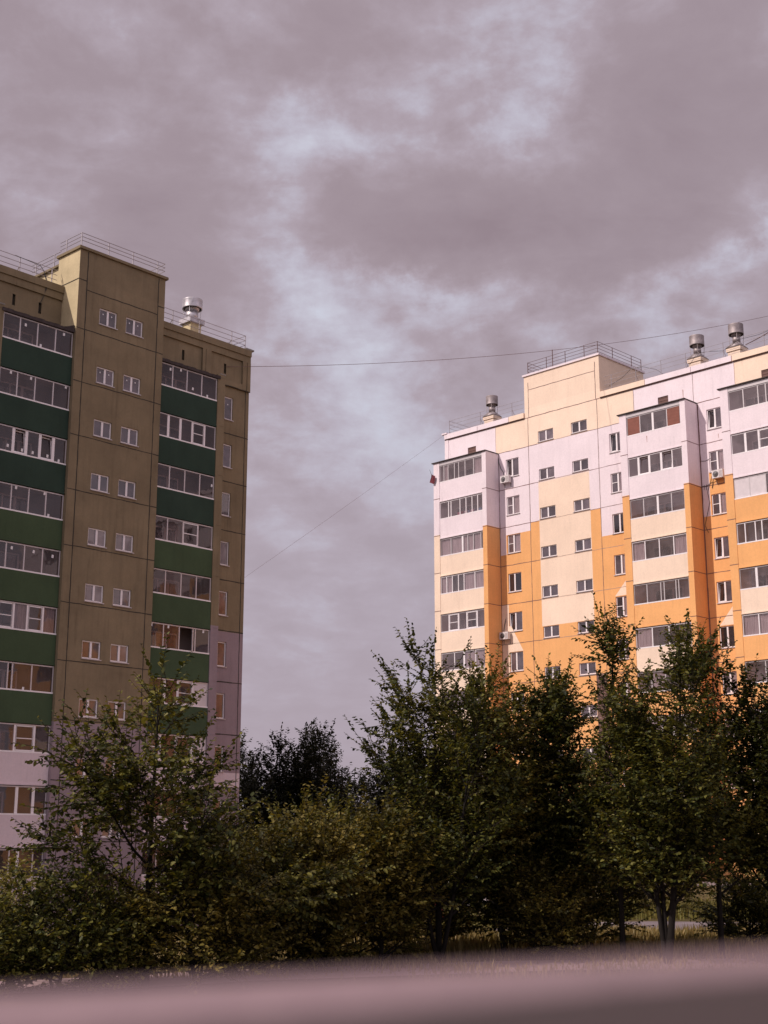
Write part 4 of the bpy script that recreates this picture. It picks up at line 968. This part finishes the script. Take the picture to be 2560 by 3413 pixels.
def trees():
    elm = dict(leaf=LEAF_ELM, cat='tree', group=G1)
    tree('elm_tree', 11, at(525, 18.5), 3.75, cone(1.85, .32), 'open layered young elm in front of the olive block, leader rising past its windows', nb=20, asc0=8, asc1=44, h0=.12, subs=7, droop=.30, bow=.35, trunk_r=.055, dens=1.15, **elm)
    tree('elm_tree', 12, at(1455, 23), 4.75, fan(1.5), 'tall upright elm on thin twin stems, standing against the sky left of the orange block', nb=22, asc0=22, asc1=58, h0=.16, stems=4, spread=.20, subs=6, bow=.45, trunk_r=.055, **elm)
    tree('elm_tree', 13, at(2180, 22.5), 4.6, fan(1.45), 'twin stemmed elm with the tallest shoots, over the middle balcony stack of the orange block', nb=30, asc0=22, asc1=64, h0=.2, stems=3, spread=.12, subs=7, bow=.5, trunk_r=.06, dens=1.05, **elm)
    tree('elm_tree', 14, at(2040, 23.5), 5.4, fan(1.0), 'slender elm with arching feathery leader just left of the twin stemmed elm', nb=34, asc0=25, asc1=68, h0=.16, subs=7, bow=.45, trunk_r=.05, dens=1.35, **elm)
    tree('elm_tree', 15, at(2355, 24), 4.9, fan(1.35), 'elm with a pointed leader right of the twin stemmed elm', nb=24, asc0=24, asc1=66, h0=.2, subs=7, bow=.4, trunk_r=.05, dens=1.3, **elm)
    tree('elm_tree', 16, at(2545, 24.5), 4.4, fan(1.6), 'forked elm cut by the right picture edge', nb=24, asc0=22, asc1=60, h0=.2, stems=2, spread=.10, subs=7, bow=.35, trunk_r=.06, dens=1.25, **elm)
    tree('elm_tree', 17, at(1820, 25), 4.3, fan(1.5), 'round topped dark elm below the brown painted strip of the orange block', nb=36, asc0=22, asc1=60, h0=.14, subs=7.5, bow=.35, trunk_r=.06, dens=1.35, stems=2, spread=.08, **elm)
    tree('elm_tree', 18, at(1665, 24), 4.35, fan(1.2), 'olive tinted elm between the sky side elm and the round topped elm', nb=30, asc0=25, asc1=62, h0=.16, subs=7.5, bow=.35, trunk_r=.05, dens=1.35, stems=2, spread=.08, leaf=LEAF_OLV, cat='tree', group=G1)
    olv = dict(leaf=LEAF_OLV, cat='tree', group=G1)
    tree('elm_tree', 19, at(1060, 21), 1.85, fan(1.25), 'bushy yellowish elm in the middle gap between the two blocks', nb=34, asc0=18, asc1=60, h0=.08, stems=2, spread=.10, subs=7, bow=.3, droop=.1, trunk_r=.045, **olv)
    tree('elm_tree', 20, at(860, 20.5), 1.5, fan(1.1), 'low yellowish elm right of the open layered elm', nb=30, asc0=18, asc1=55, h0=.08, stems=2, spread=.12, subs=7, bow=.3, droop=.12, trunk_r=.04, **olv)
    tree('elm_tree', 21, at(1270, 22), 1.95, fan(1.15), 'leafy olive elm left of the tall upright elm on twin stems', nb=30, asc0=20, asc1=60, h0=.1, stems=2, spread=.09, subs=7, bow=.3, trunk_r=.045, **olv)
    # dense undergrowth
    sh = [(20, 17.3, .85, .7, 'ragged dark shrub in the lower left corner', LEAF_ELM), (240, 17.8, 1.35, .75, 'dark shrub below the open layered elm on its left side', LEAF_ELM), (400, 19.0, .95, .9, 'dark shrub in front of the white parked car', LEAF_ELM),
          (690, 18.6, 1.85, 1.05, 'shrub with thin twin stems right of the open layered elm trunk', LEAF_OLV), (980, 22.5, 2.0, 1.3, 'dark shrub under the bushy yellowish elm', LEAF_ELM), (1200, 23.5, 2.3, 1.3, 'dark shrub left of the twin stems in the middle', LEAF_ELM),
          (1400, 25.5, 2.1, 1.0, 'shrub behind the twin stems in the middle', LEAF_OLV), (1680, 25.2, 3.1, 1.35, 'dark shrub right of the twin stems in the middle', LEAF_ELM), (1935, 26, 3.2, 1.25, 'dark shrub left of the grass gap', LEAF_ELM),
          (1800, 23.5, 1.35, .9, 'low spreading shrub at the foot of the round topped elm', LEAF_OLV), (2440, 27, 1.05, .9, 'low shrub under the elm with a pointed leader', LEAF_ELM)]
    for i, (xp, y, H, a, lab, lf) in enumerate(sh):
        tree('shrub', 40 + i, at(xp, y), H, vase(a, .5), lab, 'shrub', lf, 'shrubs under the elms', nb=24, asc0=8, asc1=55, h0=.06, stems=3, spread=.22, subs=8, bow=.25, droop=.12, trunk_r=.022, leafL=.085)
    # background trees
    fx = [(835, 88, 10.4, 3.4), (930, 84, 10.2, 3.5), (1030, 86, 10.6, 3.4), (1115, 90, 11.2, 3.0), (1270, 84, 9.2, 3.3), (1365, 80, 9.0, 3.2), (1470, 84, 9.2, 3.2), (1190, 98, 8.2, 3.4)]
    names = ['dark far tree touching the right edge of the olive block', 'dark far tree second from the olive block', 'dark far tree with a ragged top, third from the olive block', 'highest dark far tree in the gap between the blocks',
             'dark far tree half behind the tall upright elm', 'dark far tree behind the tall upright elm', 'dark far tree just left of the orange block', 'dark far tree filling the dip in the tree line']
    for i, (xp, y, H, a) in enumerate(fx):
        tree('maple_tree', 70 + i, at(xp, y), H, vase(a, .5), names[i], 'tree', LEAF_FAR, 'dark trees beyond the gap', nb=46, asc0=12, asc1=65, h0=.06, stems=3, spread=.16, subs=2.2, twl=(.6, 1.1), sp=.085, leafL=.27, trunk_r=.14, bow=.3, wid=.26, twig=False)
trees()

# ------------------------------------------------------------------ ground cover
def grass_patch(name, n, area, h, mat_, seed, label=None):
    rg = np.random.default_rng(seed); X = rg.uniform(area[0], area[1], n); Y = rg.uniform(area[2], area[3], n)
    cl = np.sin(X * 1.7 + 1.3 * np.sin(Y * .9)) * .5 + np.sin(Y * 2.1 + X * .6) * .5; keep = rg.random(n) < (.55 + .45 * cl); X, Y = X[keep], Y[keep]; n = len(X)
    Z = np.array([gz(x, y) for x, y in zip(X, Y)]) - .01; hh = h * rg.uniform(.4, 1.15, n) * (1 + .25 * cl[keep]); a = rg.uniform(0, 6.28, n)
    w = .012 + .010 * rg.random(n); dx, dy = np.cos(a), np.sin(a); ln = rg.uniform(.1, .5, n) * hh
    b0 = np.stack([X - dx * w, Y - dy * w, Z], 1); b1 = np.stack([X + dx * w, Y + dy * w, Z], 1)
    m0 = np.stack([X - dx * w * .7 - dy * ln * .35, Y - dy * w * .7 + dx * ln * .35, Z + hh * .6], 1); m1 = np.stack([X + dx * w * .7 - dy * ln * .35, Y + dy * w * .7 + dx * ln * .35, Z + hh * .6], 1)
    t = np.stack([X - dy * ln, Y + dx * ln, Z + hh], 1); V = np.stack([b0, b1, m1, m0, t], 1).reshape(-1, 3); k = np.arange(n) * 5
    F = [np.stack([k, k + 1, k + 2, k + 3], 1), np.stack([k + 3, k + 2, k + 4], 1)]
    o = np_mesh(name, V, F, [mat_], np.zeros(2 * n), None); tag(o, label, 'grass', kind='stuff'); return o
GRASS = leafmat('dry_grass', (.10, .085, .025), (.20, .155, .055), (.36, .26, .12))
ground()
strip('path', [(-30, 14.5), (-9, 16.8), (-4.5, 18.6), (-2, 20.4), (2.4, 22.2), (6, 22.6)], 1.9, PAVE)
strip('road', [(-2, 40.5), (6, 38.5), (14, 37.2), (60, 34)], 5.0, ASPH)
strip('driveway', [(-60, 12), (-24, 36), (-11, 50), (-2, 62), (2, 70), (14, 80), (32, 62), (60, 34)], 6.0, ASPH, .03)
grass_patch('grass', 60000, (-9, 17, 24, 34.5), .26, GRASS, 1, 'dry yellowish grass around the tree trunks')
grass_patch('grass', 16000, (-6, 12, 42, 50), .40, LEAF_WEED, 2, 'tall green weeds beyond the road')
grass_patch('grass', 8000, (-9, 6, 19.8, 24), .16, GRASS, 3, 'short dry grass beside the pinkish path')
def weeds():
    for i, (xp, y, H, a, lab) in enumerate([(2130, 44, 1.9, 1.9, 'sunlit yellow green bush beyond the road, seen under the elms'), (2560, 46, 1.8, 1.8, 'sunlit yellow green bush at the right edge beyond the road'), (1440, 40, 1.3, 1.5, 'low yellow bush seen between the twin stems'), (20, 24, 1.3, 1.0, 'low yellowish weeds at the left edge')]):
        tree('bush', 90 + i, at(xp, y), H, vase(a, .5), lab, 'bush', LEAF_WEED, 'yellow green bushes', nb=22, asc0=10, asc1=60, h0=.05, stems=3, spread=.25, subs=4, twl=(.3, .5), sp=.05, leafL=.12, trunk_r=.02, twig=False)
weeds()

# ------------------------------------------------------------------ cars and play frame seen through the leaves
def car(loc, rz, paint, label, L=4.3):
    o = empty('parked_car', loc, rz); tag(o, label, 'car', 'cars parked near the blocks')
    W2 = .86; prof = [(-2.12, .30), (-2.15, .62), (-2.08, .90), (-1.55, .97), (1.0, .95), (1.75, .86), (2.10, .66), (2.15, .32)]
    b = MB(); n = len(prof); k = b.mi(paint)
    def ring(y, s, dz): return [(x * s, y, z + dz) for x, z in prof]
    rings = [ring(-W2 * .9, .975, .0), ring(-W2, 1, 0), ring(W2, 1, 0), ring(W2 * .9, .975, 0)]
    rings = [[(x * .97, -W2 + .10, z + (.02 if z > .8 else 0)) for x, z in prof], [(x, -W2, z - (.10 if z > .8 else 0)) for x, z in prof], [(x, W2, z - (.10 if z > .8 else 0)) for x, z in prof], [(x * .97, W2 - .10, z + (.02 if z > .8 else 0)) for x, z in prof]]
    def strip_(r0, r1):
        i0 = len(b.v); b.v += r0; i1 = len(b.v); b.v += r1
        for i in range(n - 1): b.f.append((i0 + i, i0 + i + 1, i1 + i + 1, i1 + i)); b.m.append(k)
    strip_(rings[0], rings[3])
    for y, r in ((-1, rings[1]), (1, rings[2])): b.quad(r if y < 0 else r[::-1], paint)
    strip_(rings[1], rings[0]); strip_(rings[3], rings[2]); b.box(-2.1, 2.1, -W2 + .02, W2 - .02, .24, .31, BLACKM)
    b.build('body', o)
    g = MB(); cab = [(-1.72, .96), (-1.25, 1.40), (-.1, 1.46), (.45, 1.40), (1.18, .94)]
    lo = [(x, y * .80, z) for x, z in cab for y in (-1, 1)]
    base = [(-1.72, .95), (1.18, .93)]; top = [(-1.2, 1.43), (.40, 1.42)]
    g.hexa([(-1.74, -.80, .94), (1.2, -.80, .92), (1.2, .80, .92), (-1.74, .80, .94), (-1.2, -.62, 1.40), (.38, -.62, 1.40), (.38, .62, 1.40), (-1.2, .62, 1.40)], GLASSB); g.build('window', o)
    r = MB(); r.hexa([(-1.24, -.64, 1.395), (.42, -.64, 1.395), (.42, .64, 1.395), (-1.24, .64, 1.395), (-1.12, -.55, 1.46), (.28, -.55, 1.46), (.28, .55, 1.46), (-1.12, .55, 1.46)], paint)
    for y in (-1, 1):
        for (x0, x1, w) in ((-1.74, -1.22, .05), (1.2, .40, .05), (-.35, -.35, .05)):
            r.tube((x0, y * .81, .95), (x1, y * .635, 1.41), w * .7, w * .6, paint, 5)
    r.build('roof', o)
    for x in (-1.35, 1.35):
        for y in (-1, 1):
            w = MB(); w.tube((x, y * (W2 - .17), .31), (x, y * (W2 + .01), .31), .31, .31, BLACKM, 20); t = w.build('wheel', o)
            q = MB(); q.tube((x, y * (W2 + .0), .31), (x, y * (W2 + .02), .31), .19, .17, METALG, 16); q.build('rim', t)
    for y in (-.6, .6):
        h = MB(); h.box(2.02, 2.12, y - .18, y + .18, .56, .72, PVC); h.build('headlight', o)
        h = MB(); h.box(-2.14, -2.06, y - .16, y + .16, .66, .84, plain('tail_light_red', (.35, .02, .02), .3)); h.build('tail_light', o)
        m = MB(); m.box(.72, .86, y * 1.5 - .07, y * 1.5 + .07, .95, 1.07, paint); m.build('mirror', o)
WP = plain('white_car_paint', (.66, .56, .56), .25, 0, .6, .03); RP = plain('red_car_paint', (.38, .04, .06), .25, 0, .6, .03); DP = plain('recess_shade_paint', (.03, .03, .035), .2, 0, .6, .03); BP = plain('blue_car_paint', (.10, .16, .22), .25, 0, .6, .03)
car(at(370, 55, .05), R_(38), WP, 'white car parked before the olive block, seen through the shrub')
car(at(1480, 62, .05), R_(160), WP, 'white car glimpsed through leaves between the two blocks')
car(at(1275, 66, .05), R_(150), RP, 'red car glimpsed through leaves of the middle elms')
car(at(60, 52, .05), R_(40), DP, 'added dark car standing in for the recess shade under the lowest balcony at the left edge')  # added car; its dark body stands in for shade in the balcony recess
car(at(1180, 62, .05), R_(20), BP, 'blue grey car glimpsed through leaves of the yellowish elm')
def play():
    o = empty('play_frame', at(1395, 58), .4); tag(o, 'small red painted steel play frame glimpsed through leaves left of the twin stems', 'play frame')
    PR = plain('red_paint', (.50, .06, .09), .5); m = MB()
    for x in (-.9, .9):
        for y in (-.4, .4): m.tube((x, y, 0), (x * .8, y * .3, 2.1), .04, .04, PR, 6)
    m.tube((-.8, 0, 2.1), (.8, 0, 2.1), .045, .045, PR, 6); m.build('frame', o)
    s = MB(); s.box(-.25, .25, -.12, .12, .5, .54, PR); s.tube((-.22, 0, .54), (-.22, 0, 2.08), .01, .01, METALD, 4); s.tube((.22, 0, .54), (.22, 0, 2.08), .01, .01, METALD, 4); s.build('swing', o)
play()

# ------------------------------------------------------------------ the blurred wall right under the lens
def near_wall():
    o = empty('low_wall', (0, .17, gz(0, 0))); tag(o, 'blurred pale pink wall top running along the bottom of the picture', 'wall')
    zb = -(gz(0, 0) - CZ); slope = .050
    PK = stucco('pink_coping_paint', (.25, .172, .182), .05, 0, .75); DK = plain('near_shade_brown', (.045, .030, .029), .7, 0, .3, .1, 20)
    def skew(mb):
        mb.v = [(x, y + .020 * math.tanh(x / .055) * (1 if -.2 < y < -.02 else 0), z + x * slope if z > zb * .5 else z) for x, y, z in mb.v]; return mb
    def prism(mb, prof, x0, x1, m):
        n = len(prof); N = 80
        for i in range(N):
            a, b = x0 + (x1 - x0) * i / N, x0 + (x1 - x0) * (i + 1) / N
            for k in range(n):
                (y0, z0), (y1, z1) = prof[k], prof[(k + 1) % n]; mb.quad(((a, y0, z0), (b, y0, z0), (b, y1, z1), (a, y1, z1)), m)
        mb.quad([(x0, y, z) for y, z in prof], m); mb.quad([(x1, y, z) for y, z in prof][::-1], m)
    T = zb - .0152
    c = MB(); prism(c, [(-.0338, T - .05), (-.0338, T - .0008), (-.032, T), (.000, T), (.006, T - .004), (.006, T - .05)], -1.6, 1.6, PK); skew(c).build('coping', o)
    b = MB(); prism(b, [(-.10, 0), (-.10, T - .052), (.00, T - .052), (.00, 0)], -1.6, 1.6, stucco('wall_plaster', (.3, .22, .21), .1, .1)); skew(b).build('wall_body', o)
    t = MB(); prism(t, [(-.16, T - .06), (-.16, T - .016), (-.12, T - .007), (-.075, T - .0014), (-.034, T - .0002), (-.034, T - .06)], -1.6, 1.6, DK); skew(t).build('near_shade_strip', o)  # added dark strip; shade on the wall's near side put into its colour
near_wall()
print('leaves', NLEAF, 'objects', len(bpy.data.objects))
